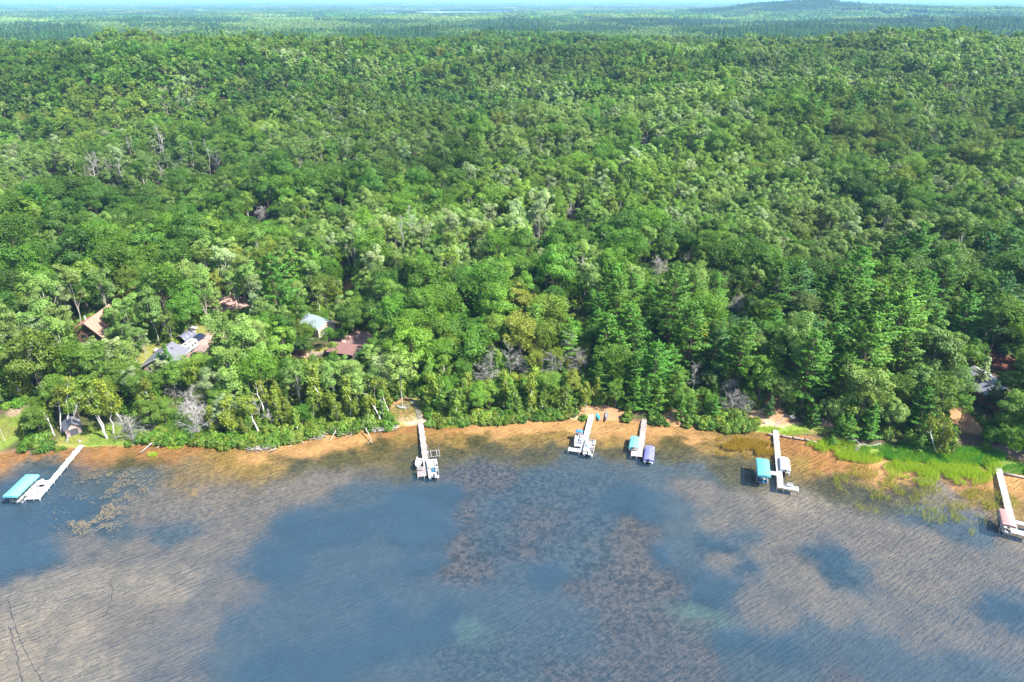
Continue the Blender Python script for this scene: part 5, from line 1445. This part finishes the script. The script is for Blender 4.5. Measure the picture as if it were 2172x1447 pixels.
g1 = gable_house('garage', 'pale garage with a light blue-grey metal roof and white door', -62.5, 198.5, R(52), 6.2, 9.0, 2.8, 1.7, M['cream_siding'], M['metal_roof'], .3, None, M['white_paint'])
dr = MB()
for k in range(4): dr.box((0, -4.55, .32 + .6 * k), (3.0, .06, .57))
dr.build('garage_door', M['white_paint'], g1)
MB().box((2.3, -4.55, 1.05), (.85, .06, 2.1)).build('side_door', M['white_paint'], g1)

h3 = gable_house('navy_roofed_cabin', 'shaded cabin with a dark navy metal roof below the pale garage', -65.5, 186, R(80), 6.5, 7.0, 2.4, 1.6, M['cedar'], M['navy_roof'], .4, None, M['white_paint'])
h4 = gable_house('maroon_roofed_cabin', 'small cabin with a weathered maroon roof behind the shore trees', -50.5, 183.5, R(74), 6.0, 8.0, 2.3, 1.5, M['dark_siding'], M['maroon_shingle'], .4, None, M['maroon_shingle'])

h5 = gable_house('red_trimmed_house', 'house with a pale grey roof and orange-red trim facing the lake', 129.5, 161.5, R(2), 8.6, 11, 3.2, 1.9, M['cedar'], M['sunlit_shingle'], .8, M['slate_shingle'], M['red_siding'],  # sun and shade on the two slopes put into their shingle colours
                 [((-2.2, -5.5, 1.8), 1.5, 1.6, '-y'), ((0, -5.5, 1.8), 1.5, 1.6, '-y'), ((2.2, -5.5, 1.8), 1.5, 1.6, '-y')])
dk = MB().box((-.5, -7.6, .6), (7.5, 3.9, .16)).build('deck', M['red_siding'], h5)
rl = MB()
for k in range(14): rl.box((-4.1 + 7.2 * k / 13, -9.5, 1.1), (.06, .06, .9))
rl.box((-.5, -9.5, 1.58), (7.5, .09, .07)); rl.build('railing', M['red_siding'], dk)
st = MB()
for k in range(6): st.box((-3.0, -9.8 - .3 * k, .45 - .2 * k), (1.5, .3, .06))
st.build('deck_stairs', M['red_siding'], h5)
h6 = gable_house('grey_cabin', 'weathered grey cabin almost hidden among the tall pines', 95, 178, R(15), 5.5, 6.5, 2.4, 1.5, M['dark_siding'], M['slate_shingle'], .4, cat='cabin')

sh = gable_house('lakeside_shed', 'small dark shed with a blue-grey roof and pinkish side on the lawn', -112.6, 146.6, R(38), 3.5, 4.2, 2.0, 1.5, M['rose_siding'], M['slate_shingle'], .3, M['shelter_tarp'], M['dark_siding'], cat='shed')
MB().box((0, -2.12, .9), (1.8, .06, 1.8)).build('doorway', M['dark_interior'], sh)

# round-topped fabric shelter
p = on_ground(396, 722)
fs = tag(empty('fabric_shelter', p, R(-18)), 'grey round-topped fabric shelter beside the parked camper', 'shelter')
secs = [[(2.1 * math.cos(a), yy, 2.6 * math.sin(a) ** .8) for a in np.linspace(.001, math.pi - .001, 11)] for yy in np.linspace(-2.6, 2.6, 7)]
m = MB().loft(secs, closed=False, cap=False)
m.add(secs[-1], [tuple(range(11))])
m.build('cover', M['shelter_tarp'], fs, smooth=True)
for yy in (-2.6, -.9, .9, 2.6): MB().tube([(2.15 * math.cos(a), yy, 2.66 * math.sin(a) ** .8) for a in np.linspace(.01, math.pi - .01, 11)], .03, 5).build('hoop', M['galv'], fs)

# camper, car, trailer
p = on_ground(402, 744)
cp = tag(empty('camper_trailer', p, R(-12)), 'white camper trailer with a pale blue front parked by the slate-roofed house', 'camper')
secs = [[(sx * 1.2, yy, zz) for sx, zz in ((-1, .55), (1, .55), (1, 2.5), (.8, 2.72), (-.8, 2.72), (-1, 2.5))] for yy in (-2.9, 2.9)]
front = [(-1.1, -3.5, .9), (1.1, -3.5, .9), (1.1, -3.3, 2.1), (.75, -3.2, 2.3), (-.75, -3.2, 2.3), (-1.1, -3.3, 2.1)]
MB().loft(secs).build('body', M['white_paint'], cp)
MB().loft([front, secs[0]]).build('front_cap', M['pale_blue'], cp)
for yy in (-1.6, .4, 1.8): MB().box((1.215, yy, 1.8), (.03, .9, .55)).build('window', M['glass'], cp)
MB().box((1.215, -.55, 1.5), (.03, .65, 1.6)).build('door', M['pale_blue'], cp)
for yy in (-1.2, 1.0): MB().box((0, yy, 2.78), (.7, .7, .14)).build('roof_vent', M['dark_interior'], cp)
MB().box((.2, -.2, 2.80), (.7, .9, .2)).build('air_conditioner', M['white_paint'], cp)
for sx in (-1, 1):
    for yy in (-.45, .45): MB().tube([(sx * 1.0, yy, .34), (sx * 1.2, yy, .34)], .34, 12).build('wheel', M['rubber'], cp)
MB().box((0, -4.0, .5), (.12, 1.6, .10)).build('hitch', M['galv'], cp)

def car(label, p, rz):
    o = tag(empty('parked_car', p, rz), label, 'car')
    prof = [(-2.3, .55), (-2.32, .95), (-1.3, 1.08), (-.65, 1.62), (1.5, 1.68), (2.15, 1.1), (2.3, .95), (2.3, .5)]
    secs = []
    for sx, k in ((-.92, 1), (-.70, 0), (.70, 0), (.92, 1)):
        pass
    lower = MB().loft([[(sx * .92, a, b) for a, b in ((-2.3, .45), (-2.33, .9), (-1.35, 1.05), (2.2, 1.08), (2.32, .9), (2.3, .45))] for sx in (-1, 1)])
    lower.build('body', M['car_paint'], o)
    up = [[(-.86, -1.3, 1.05), (.86, -1.3, 1.05), (.86, 2.1, 1.05), (-.86, 2.1, 1.05)], [(-.68, -.55, 1.62), (.68, -.55, 1.62), (.68, 1.7, 1.62), (-.68, 1.7, 1.62)]]
    MB().loft(up).build('cabin_glass', M['glass'], o)
    MB().box((0, .58, 1.65), (1.34, 2.2, .06)).build('roof', M['car_paint'], o)
    for sx in (-1, 1):
        for yy in (-1.45, 1.4):
            w_ = MB().tube([(sx * .72, yy, .34), (sx * .95, yy, .34)], .35, 14).build('wheel', M['rubber'], o)
            MB().tube([(sx * .94, yy, .34), (sx * .962, yy, .34)], .2, 10).build('rim', M['alu'], w_)
        MB().box((sx * .66, -2.33, .78), (.34, .05, .14)).build('headlight', M['white_paint'], o)
        MB().box((sx * .7, 2.33, .85), (.26, .04, .2)).build('tail_light', M['red_paint'], o)
    return o
car('dark blue car parked on the gravel behind the white camper', on_ground(421, 722), R(-20))
p = on_ground(410, 699)
ut = tag(empty('utility_trailer', p, R(75)), 'low white utility trailer on the grass behind the fabric shelter', 'trailer')
MB().box((0, 0, .55), (1.4, 2.6, .1)).box((0, -1.9, .5), (.08, 1.4, .08)).build('bed', M['white_paint'], ut)
for sx in (-1, 1):
    MB().box((sx * .7, 0, .75), (.05, 2.6, .35)).build('side_rail', M['white_paint'], ut)
    MB().tube([(sx * .74, .2, .3), (sx * .9, .2, .3)], .3, 10).build('wheel', M['rubber'], ut)
p = on_ground(335, 748)
pt = tag(empty('propane_tank', p, R(20)), 'white propane tank behind the slate-roofed house', 'tank')
MB().tube([(-1.0, 0, .8), (-.85, 0, .8), (.85, 0, .8), (1.0, 0, .8)], [.2, .5, .5, .2], 12).build('vessel', M['white_paint'], pt, smooth=True)
MB().box((-.6, 0, .18), (.2, .6, .4)).box((.6, 0, .18), (.2, .6, .4)).build('cradle', M['stone'], pt)

# flag by the far lawn
p = on_ground(11, 938)
fp = tag(empty('flagpole', p), 'white flag on a thin white pole on the lawn', 'flagpole')
MB().tube([(0, 0, -.3), (0, 0, 6.5)], [.05, .03], 7).build('pole', M['white_paint'], fp)
n = 9
secs = [[(-.05 - 1.5 * k / (n - 1), .16 * math.sin(k * .9), zz + .05 * math.sin(k)) for k in range(n)] for zz in (5.45, 6.0, 6.4)]
MB().loft(secs, closed=False, cap=False).build('flag', M['flag_cloth'], fp)

# boardwalk to the weathered dock: planks one by one
bw_px = [(891, 889), (889, 880), (886, 870), (881, 860), (874, 852), (868, 848)]
pts = [on_ground(*q) for q in bw_px]
bw = tag(empty('boardwalk', pts[0]), 'dark curved boardwalk climbing from the weathered dock into the trees', 'boardwalk')
path = []
for a, b in zip(pts[:-1], pts[1:]):
    k = max(2, int((b - a).length / .34))
    path += [a.lerp(b, i / k) for i in range(k)]
plank_me = MB().box((0, 0, 0), (1.25, .31, .05)).mesh('plank', M['grey_wood'])
for i, q in enumerate(path):
    d = path[min(i + 1, len(path) - 1)] - path[max(i - 1, 0)]
    zz = max(gz_at(q.x, q.y) + .22, .56)
    put('plank', plank_me, bw, (q.x - pts[0].x, q.y - pts[0].y, zz - pts[0].z), (0, 0, heading(d)))

# log edging of the beach, laid end to end
ed = [(1628, 921), (1655, 924), (1680, 928), (1705, 932), (1732, 938)]
for k, (a, b) in enumerate(zip(ed[:-1], ed[1:])):
    A, B = GP(*a, .25), GP(*b, .25)
    o = MB().tube([A + (B - A) * t + Vector((0, 0, .03 * math.sin(9 * t + k))) for t in (.01, .3, .6, .985)], [.26, .28, .25, .24], 9).build('edging_log', M['timber'], None, smooth=True)
    tag(o, ('first', 'second', 'third', 'last')[k] + ' log from the L-shaped dock in the timber edging of the beach', 'log', 'timber beach edging')
A, B = GP(2128, 1004, .25), GP(2176, 1013, .25)
tag(MB().tube([A, A.lerp(B, .5), B], [.26, .28, .25], 9).build('edging_log', M['timber'], None, smooth=True), 'log edging the shore beside the long white dock', 'log')

# rocks, fire pit, chairs, stepping stones
def rock(px, py, s, label, group=None):
    g = np.random.default_rng(int(px))
    p = on_ground(px, py)
    secs = []
    for zz, rr_ in ((-.3, .8), (.1, 1.0), (.5, .8), (.75, .4)):
        secs.append([(rr_ * s * (1 + .2 * g.normal()) * math.cos(a), rr_ * s * .8 * (1 + .2 * g.normal()) * math.sin(a), zz * s) for a in np.linspace(0, 6.28, 8)[:-1]])
    o = MB().loft(secs).build('boulder', M['stone'], None, p)
    return tag(o, label, 'boulder', group)
rock(1680, 886, .95, 'dark boulder on the sand of the timber-edged beach')
rock(1622, 898, .5, 'pale boulder at the bushes beside the timber-edged beach')
rock(1745, 890, .5, 'pale boulder under the pine beside the timber-edged beach')
rock(168, 936, .5, 'flat stone at the head of the diagonal dock')
stone_me = MB().loft([[(.55 * math.cos(a), .32 * math.sin(a), zz) for a in np.linspace(0, 6.28, 9)[:-1]] for zz in (-.1, .08)]).mesh('stepping_stone', M['stone'])
steps = [(1645, 907), (1647, 902), (1650, 897), (1655, 892), (1660, 887), (1664, 882)]
pth = tag(empty('stone_path', on_ground(*steps[0])), 'curved path of pale stones leading up from the L-shaped dock', 'path')
for q in steps:
    p = on_ground(*q)
    put('stepping_stone', stone_me, pth, p - pth.location, (0, 0, random.Random(q[0]).uniform(-.4, .4)))
p = on_ground(862, 863)
fpit = tag(empty('fire_pit', p), 'ring of stones round a fire pit below the boardwalk', 'fire pit')
for k in range(9):
    a = k * 6.283 / 9
    MB().box((.75 * math.cos(a), .75 * math.sin(a), .12), (.42, .3, .34), rz=a + 1.57).build('stone', M['stone'], fpit)

def adirondack(label, p, rz, mat, group=None):
    o = tag(empty('lawn_chair', p, rz), label, 'chair', group)
    s = MB()
    for k in range(5): s.box((0, -.28 + .13 * k, .36 - .03 * k), (.56, .11, .03))
    s.build('seat', mat, o)
    b = MB()
    for k in range(5): b.box((-.22 + .11 * k, .46, .72), (.09, .03, .8 - .08 * abs(k - 2)), rx=-.42)
    b.build('backrest', mat, o)
    for sx in (-1, 1):
        MB().box((sx * .36, 0, .56), (.13, .75, .03)).build('armrest', mat, o)
        MB().box((sx * .30, -.30, .28), (.06, .08, .56)).box((sx * .30, .2, .2), (.05, .7, .08), rx=.3).build('leg', mat, o)
    return o
for q, t in (((1864, 931), 'red lawn chair nearer the reed bed, under the trees'), ((1872, 927), 'red lawn chair half hidden in the bushes above the fallen white tree'), ((1945, 872), 'red lawn chair deep under the pines'),
             ((219, 721), 'red and white lawn chair below the brown-roofed house')):
    adirondack(t, on_ground(*q), random.Random(q[0]).uniform(-.6, .6), M['red_paint'])
# ------------------------------------------------------------------ driftwood, fallen trees, brush
def log_thing(name, label, path_px, r0, r1_, seed, mat, branches=0, cat='log', lift=(.3, .3)):
    g = np.random.default_rng(seed)
    A, B = GP(*path_px[0], lift[0]), GP(*path_px[-1], lift[1])
    c = curve(g, A, B, 7, .05)
    o = tag(empty(name, A), label, cat)
    v, q = np_tube(c - np.array(A), np.linspace(r0, r1_, 7), 7)
    put('trunk', np_mesh('trunk', v, q, [mat], smooth=True), o)
    L = (B - A).length
    for k in range(branches):
        i = int(g.integers(1, 6))
        d = unit(unit(c[i] - c[i - 1]) * .7 + g.normal(size=3) * np.array([.8, .6, .5]) + [0, 0, .35])
        cc = curve(g, c[i], c[i] + d * L * g.uniform(.15, .42), 4, .12) - np.array(A)
        vq = [np_tube(cc, np.linspace(r0 * .35, .02, 4), 5)]
        for _ in range(2):
            d2 = unit(d + g.normal(size=3) * .7)
            vq.append(np_tube(np.array([cc[2], cc[2] + d2 * L * .06, cc[2] + d2 * L * g.uniform(.08, .16)]), [.03, .022, .01], 4))
        put('branch', np_mesh('branch', *merge(vq), [mat]), o)
    return o
log_thing('driftwood_log', 'thick bleached driftwood log sloping into the shallow water', [(334, 931), (297, 961)], .24, .10, 1, M['driftwood'], 3, lift=(1.2, .05))
log_thing('driftwood_log', 'forked bleached root lying beside the sloping driftwood log', [(343, 934), (334, 951)], .16, .06, 2, M['driftwood'], 5, lift=(.8, .05))
log_thing('driftwood_log', 'thin bleached stick lying in the shallows next to the forked root', [(352, 933), (367, 948)], .09, .04, 3, M['driftwood'], 1, lift=(.6, .05))
log_thing('driftwood_log', 'bleached leaning log standing in the water before the birch thicket', [(717, 906), (699, 935)], .15, .06, 4, M['driftwood'], 2, lift=(1.8, .05))
log_thing('driftwood_log', 'crooked bleached log reaching into the water near the boardwalk dock', [(776, 908), (790, 941)], .17, .06, 5, M['driftwood'], 2, lift=(1.8, .05))
log_thing('driftwood_log', 'stubby bleached roots at the edge between two leaning logs', [(750, 906), (741, 929)], .12, .04, 6, M['driftwood'], 5, lift=(1.0, .05))
log_thing('driftwood_log', 'broken grey stick beside the round green bush in the water', [(492, 940), (488, 954)], .10, .04, 7, M['driftwood'], 1, lift=(.9, .05))
log_thing('fallen_tree', 'white fallen tree with spread branches lying over the reeds', [(1868, 941), (1784, 951)], .24, .07, 8, M['driftwood'], 9, 'fallen tree', (1.2, .5))
log_thing('fallen_tree', 'white forked branch on the bank beside the purple-covered boat', [(1432, 872), (1424, 890)], .12, .05, 9, M['driftwood'], 4, 'fallen tree', (1.6, 1.0))
log_thing('fallen_tree', 'white tangled branches on the bank beyond the boardwalk dock', [(958, 880), (938, 893)], .12, .04, 10, M['driftwood'], 6, 'fallen tree', (1.6, .8))
log_thing('fallen_tree', 'thin white branch on the bank of the empty sandy shore', [(975, 868), (966, 876)], .09, .04, 11, M['driftwood'], 2, 'fallen tree', (1.6, 1.2))

def brush(label, x0, y0, x1, y1, n, seed, mat):
    g = np.random.default_rng(seed)
    A, B = GP(x0, y0, .1), GP(x1, y1, .1)
    parts = []
    for k in range(n):
        t = g.random()
        b0 = np.array(A.lerp(B, t)) + np.array([g.normal() * .5, g.normal() * .7, g.uniform(0, .7)])
        d = unit(np.array([g.normal() * .6 - .35, -.7 + g.normal() * .5, .25 + g.normal() * .3]))
        parts.append(np_tube(curve(g, b0 - d * .6, b0 + d * g.uniform(.5, 1.6), 4, .1) - np.array(A), np.linspace(.075, .02, 4) * g.uniform(.6, 1.5), 5))
    o = tag(empty('brush_pile', A), label, 'brush pile')
    put('sticks', np_mesh('sticks', *merge(parts), [mat]), o)['kind'] = 'stuff'
brush('long pile of bleached sticks and roots washed up beside the green bush', 527, 951, 582, 950, 120, 21, M['driftwood'])
brush('grey brush pile along the bank between the leaning logs and the boardwalk dock', 790, 912, 842, 907, 130, 22, M['bark_dead'])
brush('small grey tangle of roots on the bank before the birch thicket', 618, 937, 640, 934, 40, 23, M['bark_dead'])
brush('low line of driftwood sticks along the birch bank', 655, 930, 690, 925, 45, 24, M['driftwood'])
brush('driftwood sticks between the two leaning logs', 720, 920, 752, 916, 50, 25, M['driftwood'])
brush('dark roots and sticks on the bank beside the diagonal dock', 70, 955, 110, 950, 50, 26, M['bark_dead'])

# ------------------------------------------------------------------ dead and dying trees
for k, (px, py, kd, sc) in enumerate(DEADS):
    p = on_ground(px, py)
    key = KIND['dead'][kd]
    s_ = p.y - float(shore_y(p.x))
    big = 'tall' if PROTO[key]['top'] * sc > 12 else 'low'
    form = ('slim', 'spreading', 'pole-like', 'bushy', 'leaning')[kd]
    where = 'near the shore behind' if s_ < 25 else ('in the woods behind' if s_ < 70 else ('on the wooded slope beyond' if s_ < 400 else 'on the far ridge beyond'))
    t = f'{big} {form} grey dead tree {where} {landmark(px)}'
    if px == 1725: t = 'lone reddish dead tree rising above the far ridge'
    lift = 3.0 if s_ > 60 else 0.0
    single('dead', key, p.x, p.y, p.z + lift * 0, None, sc * (1.3 if s_ > 60 else 1.0), k * 1.7, t, t.replace('dead tree', 'dead trees'), 'dead tree', 'dead_tree')

# white-stemmed birches on the lawn by the shed
def lone_birch(px, py, tx, ty, h, label, seed, crown=True):
    g = np.random.default_rng(seed)
    A = on_ground(px, py)
    T = Vector(((tx - 1086.0) / F_PX * (A.y * CP + (CAM_H - A.z - h) * SP), A.y + .3, A.z + h))
    d = np.array(T - A)
    o = tag(empty('birch_tree', A), label, 'tree')
    st = curve(g, np.array([0, 0, -.3]), d, 7, .04)
    put('trunk', np_mesh('trunk', *np_tube(st, np.linspace(.25, .06, 7), 7), [M['bark_birch']], smooth=True), o)
    br, P, N, var = [], [], [], []
    for k in range(14):
        i = int(g.integers(4, 7)); b0 = st[i]
        q = rdir(g, 1)[0]; q[2] = abs(q[2])
        e = b0 + unit(q + unit(d) * .6) * g.uniform(.8, 2.4)
        br.append(np_tube(curve(g, b0, e, 4, .1), [.06, .045, .03, .012], 4))
        kk = 46 if crown else 5
        dd = rdir(g, kk)
        P.append(e + dd * g.uniform(.2, 1.0, kk)[:, None]); N.append(dd + [0, 0, .3] + g.normal(size=(kk, 3)) * .4); var.append(np.clip(.5 + g.normal(size=kk) * .25, 0, 1))
    put('branches', np_mesh('branches', *merge(br), [M['bark_birch']]), o)
    me = np_mesh('crown', *cards(g, np.concatenate(P), np.concatenate(N), .24), [M['leaf']]); set_var(me, np.concatenate(var))
    c = put('crown', me, o); c['tint'] = list(TINT['birch'])
lone_birch(130, 918, 122, 872, 11, 'upright white-stemmed birch nearest the shed wall', 31)
lone_birch(141, 912, 141, 850, 13, 'tallest straight white-stemmed birch behind the shed', 32)
lone_birch(140, 937, 165, 868, 12, 'bare white birch leaning across the front of the shed', 33, False)
lone_birch(228, 930, 186, 865, 11, 'white birch on the lawn leaning back over the shed', 34)
lone_birch(226, 930, 196, 856, 12, 'second stem leaning beside the birch on the lawn', 35)
lone_birch(116, 924, 92, 890, 7, 'short bare white snag leaning out of the bushes by the shed', 36, False)
lone_birch(240, 920, 232, 868, 9, 'thin white birch at the lawn edge away from the shed', 37)
lone_birch(549, 922, 522, 872, 9, 'white birch bent over in the thicket behind the long brush pile', 38)
lone_birch(568, 898, 544, 838, 10, 'bare forked white birch above the long brush pile', 39, False)
lone_birch(815, 900, 778, 850, 9, 'white birch leaning away from the boardwalk dock', 40)
lone_birch(830, 890, 806, 830, 10, 'curved white birch beside the fire pit', 41)
lone_birch(1984, 960, 1972, 900, 8, 'twin white birch stem at the edge of the reed bed', 42)
lone_birch(1990, 958, 2004, 905, 8, 'forked white birch beside the path to the red-trimmed house', 43)

# ------------------------------------------------------------------ reeds, shore grass, lily pads
def blades(name, label, areas, seed, cat, mat, tint):
    g = np.random.default_rng(seed)
    V, var = [], []
    for (px, py, a, b, n, h, dens) in areas:
        c = GP(px, py, 0)
        r = np.sqrt(g.uniform(0, 1, n)); th_ = g.uniform(0, 6.283, n)
        x, y = c.x + a * r * np.cos(th_), c.y + b * r * np.sin(th_)
        keep = fbm(x, y, 2.2, 91, 2) > dens
        x, y = x[keep], y[keep]
        z = np.maximum(terrain(x, y), -.05)
        k = len(x)
        hh = h * g.uniform(.6, 1.25, k)
        az = g.uniform(0, 6.283, k)
        tx, ty = np.cos(az) * .035, np.sin(az) * .035
        lx, ly = g.normal(size=k) * .16 * hh - .12 * hh, g.normal(size=k) * .16 * hh
        V.append(np.stack([np.stack([x - tx, y - ty, z], -1), np.stack([x + tx, y + ty, z], -1), np.stack([x + lx + tx * .5, y + ly + ty * .5, z + hh], -1), np.stack([x + lx - tx * .5, y + ly - ty * .5, z + hh], -1)], 1))
        var.append(np.clip(.5 + g.normal(size=k) * .25, 0, 1))
    V = np.concatenate(V).reshape(-1, 3)
    me = np_mesh(name, V, np.arange(len(V)).reshape(-1, 4), [mat]); set_var(me, np.concatenate(var))
    o = tag(put(name, me), label, cat, kind='stuff')
    o['tint'] = list(tint)
blades('green_reeds', 'bright green reeds growing in the shallows along the shore', [(1975, 988, 9, 5, 6000, 1.0, .34), (2050, 990, 8, 4, 5000, 1.0, .32), (1930, 1005, 6, 5, 2600, .9, .5), (2040, 1012, 7, 3, 2200, .9, .5),
       (1775, 955, 5, 4, 2600, 1.0, .3), (1830, 968, 5, 3, 1800, .9, .36), (1745, 945, 4, 2, 1100, .8, .3), (1800, 965, 5, 3, 1000, .9, .4), (455, 945, 3.5, 1.2, 500, .6, .2), (325, 965, 1.2, .9, 260, .5, .1), (372, 949, 2.2, .7, 300, .5, .1),
       (955, 905, 2.8, .7, 260, .6, .2), (1010, 899, 5, .6, 260, .5, .3), (1700, 922, 9, .9, 900, .5, .2), (1632, 914, 3, .9, 350, .5, .2)], 51, 'reeds', M['leaf'], (0.25, 0.37, 0.03))
blades('broad_shore_plants', 'dense band of lush green shore plants behind the reeds', [(1990, 972, 13, 2.6, 5200, 1.1, .2), (2060, 975, 8, 3, 4200, 1.1, .2), (1930, 966, 8, 2, 2000, 1.0, .25), (1880, 962, 8, 2, 1500, 1.0, .3), (2160, 1000, 4, 1.6, 800, .8, .2)], 52, 'plants', M['leaf'], (0.10, 0.26, 0.03))
blades('sparse_bulrushes', 'thin yellow-green bulrushes standing in open water beyond the reeds', [(1790, 1000, 8, 4, 800, 1.0, .48), (1850, 1030, 9, 5, 1300, 1.1, .48), (1930, 1035, 7, 3.5, 800, 1.0, .48), (1990, 1060, 9, 4, 500, 1.0, .52), (2100, 1060, 6, 4, 1100, 1.0, .42),
       (2010, 1110, 5, 5, 700, 1.3, .5), (2070, 1090, 7, 4, 500, 1.0, .5), (1900, 1075, 10, 3, 500, 1.1, .5)], 53, 'bulrushes', M['leaf'], (0.24, 0.26, 0.04))
blades('ochre_rushes', 'dry ochre rushes in the shallows before the timber-edged beach', [(1590, 948, 7, 3.6, 3600, .7, .33), (1550, 938, 5, 2.4, 1500, .6, .35), (1625, 952, 3, 3, 1200, .7, .33), (1565, 962, 6, 2, 900, .6, .42)], 54, 'rushes', M['leaf'], (0.30, 0.20, 0.03))
blades('lawn_grass', 'mown and rough grass of the lakeside lawns', [(5, 920, 6, 9, 3000, .25, .15), (200, 925, 11, 4.5, 4500, .25, .15), (60, 885, 5, 6, 1200, .25, .3), (865, 880, 4.5, 4.5, 1800, .5, .2), (340, 745, 6, 6, 900, .5, .2)], 55, 'grass', M['leaf'], (0.16, 0.215, 0.03))

g = np.random.default_rng(61)
P = []
for (px, py, a, b, n) in [(230, 1035, 8, 5, 900), (215, 1085, 6, 4.5, 1300), (270, 1015, 9, 4, 600), (180, 1105, 3.5, 2.5, 360), (300, 1045, 6, 3.5, 400), (330, 990, 6, 2, 160), (230, 1005, 6, 3, 200), (200, 1120, 4, 2, 320), (380, 985, 9, 2, 100), (1060, 945, 30, 6, 24)]:
    c = GP(px, py, 0)
    x, y = c.x + g.normal(size=n) * a * .6, c.y + g.normal(size=n) * b * .6
    k = (fbm(x, y, 2.4, 95, 3) > .50) & (y < shore_y(x) - 1)
    P += list(zip(x[k], y[k]))
P = np.array(P)
k8 = np.arange(8) * 2 * math.pi / 8
rad = g.uniform(.06, .14, len(P))
V = np.stack([P[:, None, 0] + rad[:, None] * np.cos(k8) * 1.1, P[:, None, 1] + rad[:, None] * np.sin(k8), np.full((len(P), 8), .012) + g.uniform(0, .03, (len(P), 8))], -1).reshape(-1, 3)
b8 = np.arange(len(P))[:, None] * 8
Q = np.concatenate([b8 + [0, 1, 2, 3], b8 + [0, 3, 4, 7], b8 + [4, 5, 6, 7]])
M['lily'] = plain('lily', (0.17, 0.135, 0.08), 0.45, .35, 3)
tag(put('lily_pads', np_mesh('lily_pads', V, Q, [M['lily']])), 'scattered yellowish lily pads floating beyond the diagonal dock', 'lily pads', kind='stuff')

# dark weed trails along the lake bed
def trail(label, pts, w=.11):
    P_ = [GP(*q, -1.4) for q in pts]
    L_, R_ = [], []
    g_ = np.random.default_rng(len(pts) + int(pts[0][0]))
    fine = []
    for p, q in zip(P_[:-1], P_[1:]): fine += [p.lerp(q, t) for t in np.linspace(0, 1, 9)[:-1]]
    v, f_ = [], []
    for i, p in enumerate(fine):
        zz = float(terrain(np.array([p.x]), np.array([p.y]))[0]) + .05
        off_ = g_.normal() * .12
        ww = w * g_.uniform(.2, 1.3)
        v += [(p.x - ww + off_, p.y, zz), (p.x + ww + off_, p.y, zz), (p.x + off_, p.y, zz + .12)]
    for i in range(len(fine) - 1): f_ += [(3 * i, 3 * i + 3, 3 * i + 5, 3 * i + 2), (3 * i + 2, 3 * i + 5, 3 * i + 4, 3 * i + 1)]
    o = MB().add(v, f_).build('weed_trail', M['weed_dark'])
    tag(o, label, 'weeds', kind='stuff')
M['weed_dark'] = plain('weed_dark', (0.085, 0.07, 0.05), .9, .3, 2)
trail('dark weed line on the pale lake bed nearest the picture corner', [(18, 1325), (24, 1350), (36, 1395), (45, 1450)])
trail('longer dark weed line running down the pale lake bed', [(15, 1270), (38, 1345), (50, 1375), (72, 1415), (92, 1450)])
trail('faint curved weed line on the pale lake bed', [(232, 1228), (239, 1250), (232, 1285), (217, 1308)], .06)
# ------------------------------------------------------------------ the air
hz = MB()
hz.box((0, 32000, 92.5), (120000, 68000, 199))
hm, hn, hl = material('haze')
ho = hn.new('ShaderNodeOutputMaterial')
hv = hn.new('ShaderNodeVolumePrincipled')
hv.inputs['Color'].default_value = (0.32, 0.62, 1.0, 1)
hv.inputs['Density'].default_value = 0.00007
hv.inputs['Anisotropy'].default_value = 0.0
hm.cycles.volume_sampling = 'DISTANCE'
hl.new(hv.outputs[0], ho.inputs['Volume'])
tag(hz.build('haze', hm), 'thin blue haze in the air over the woods', 'haze', kind='stuff')
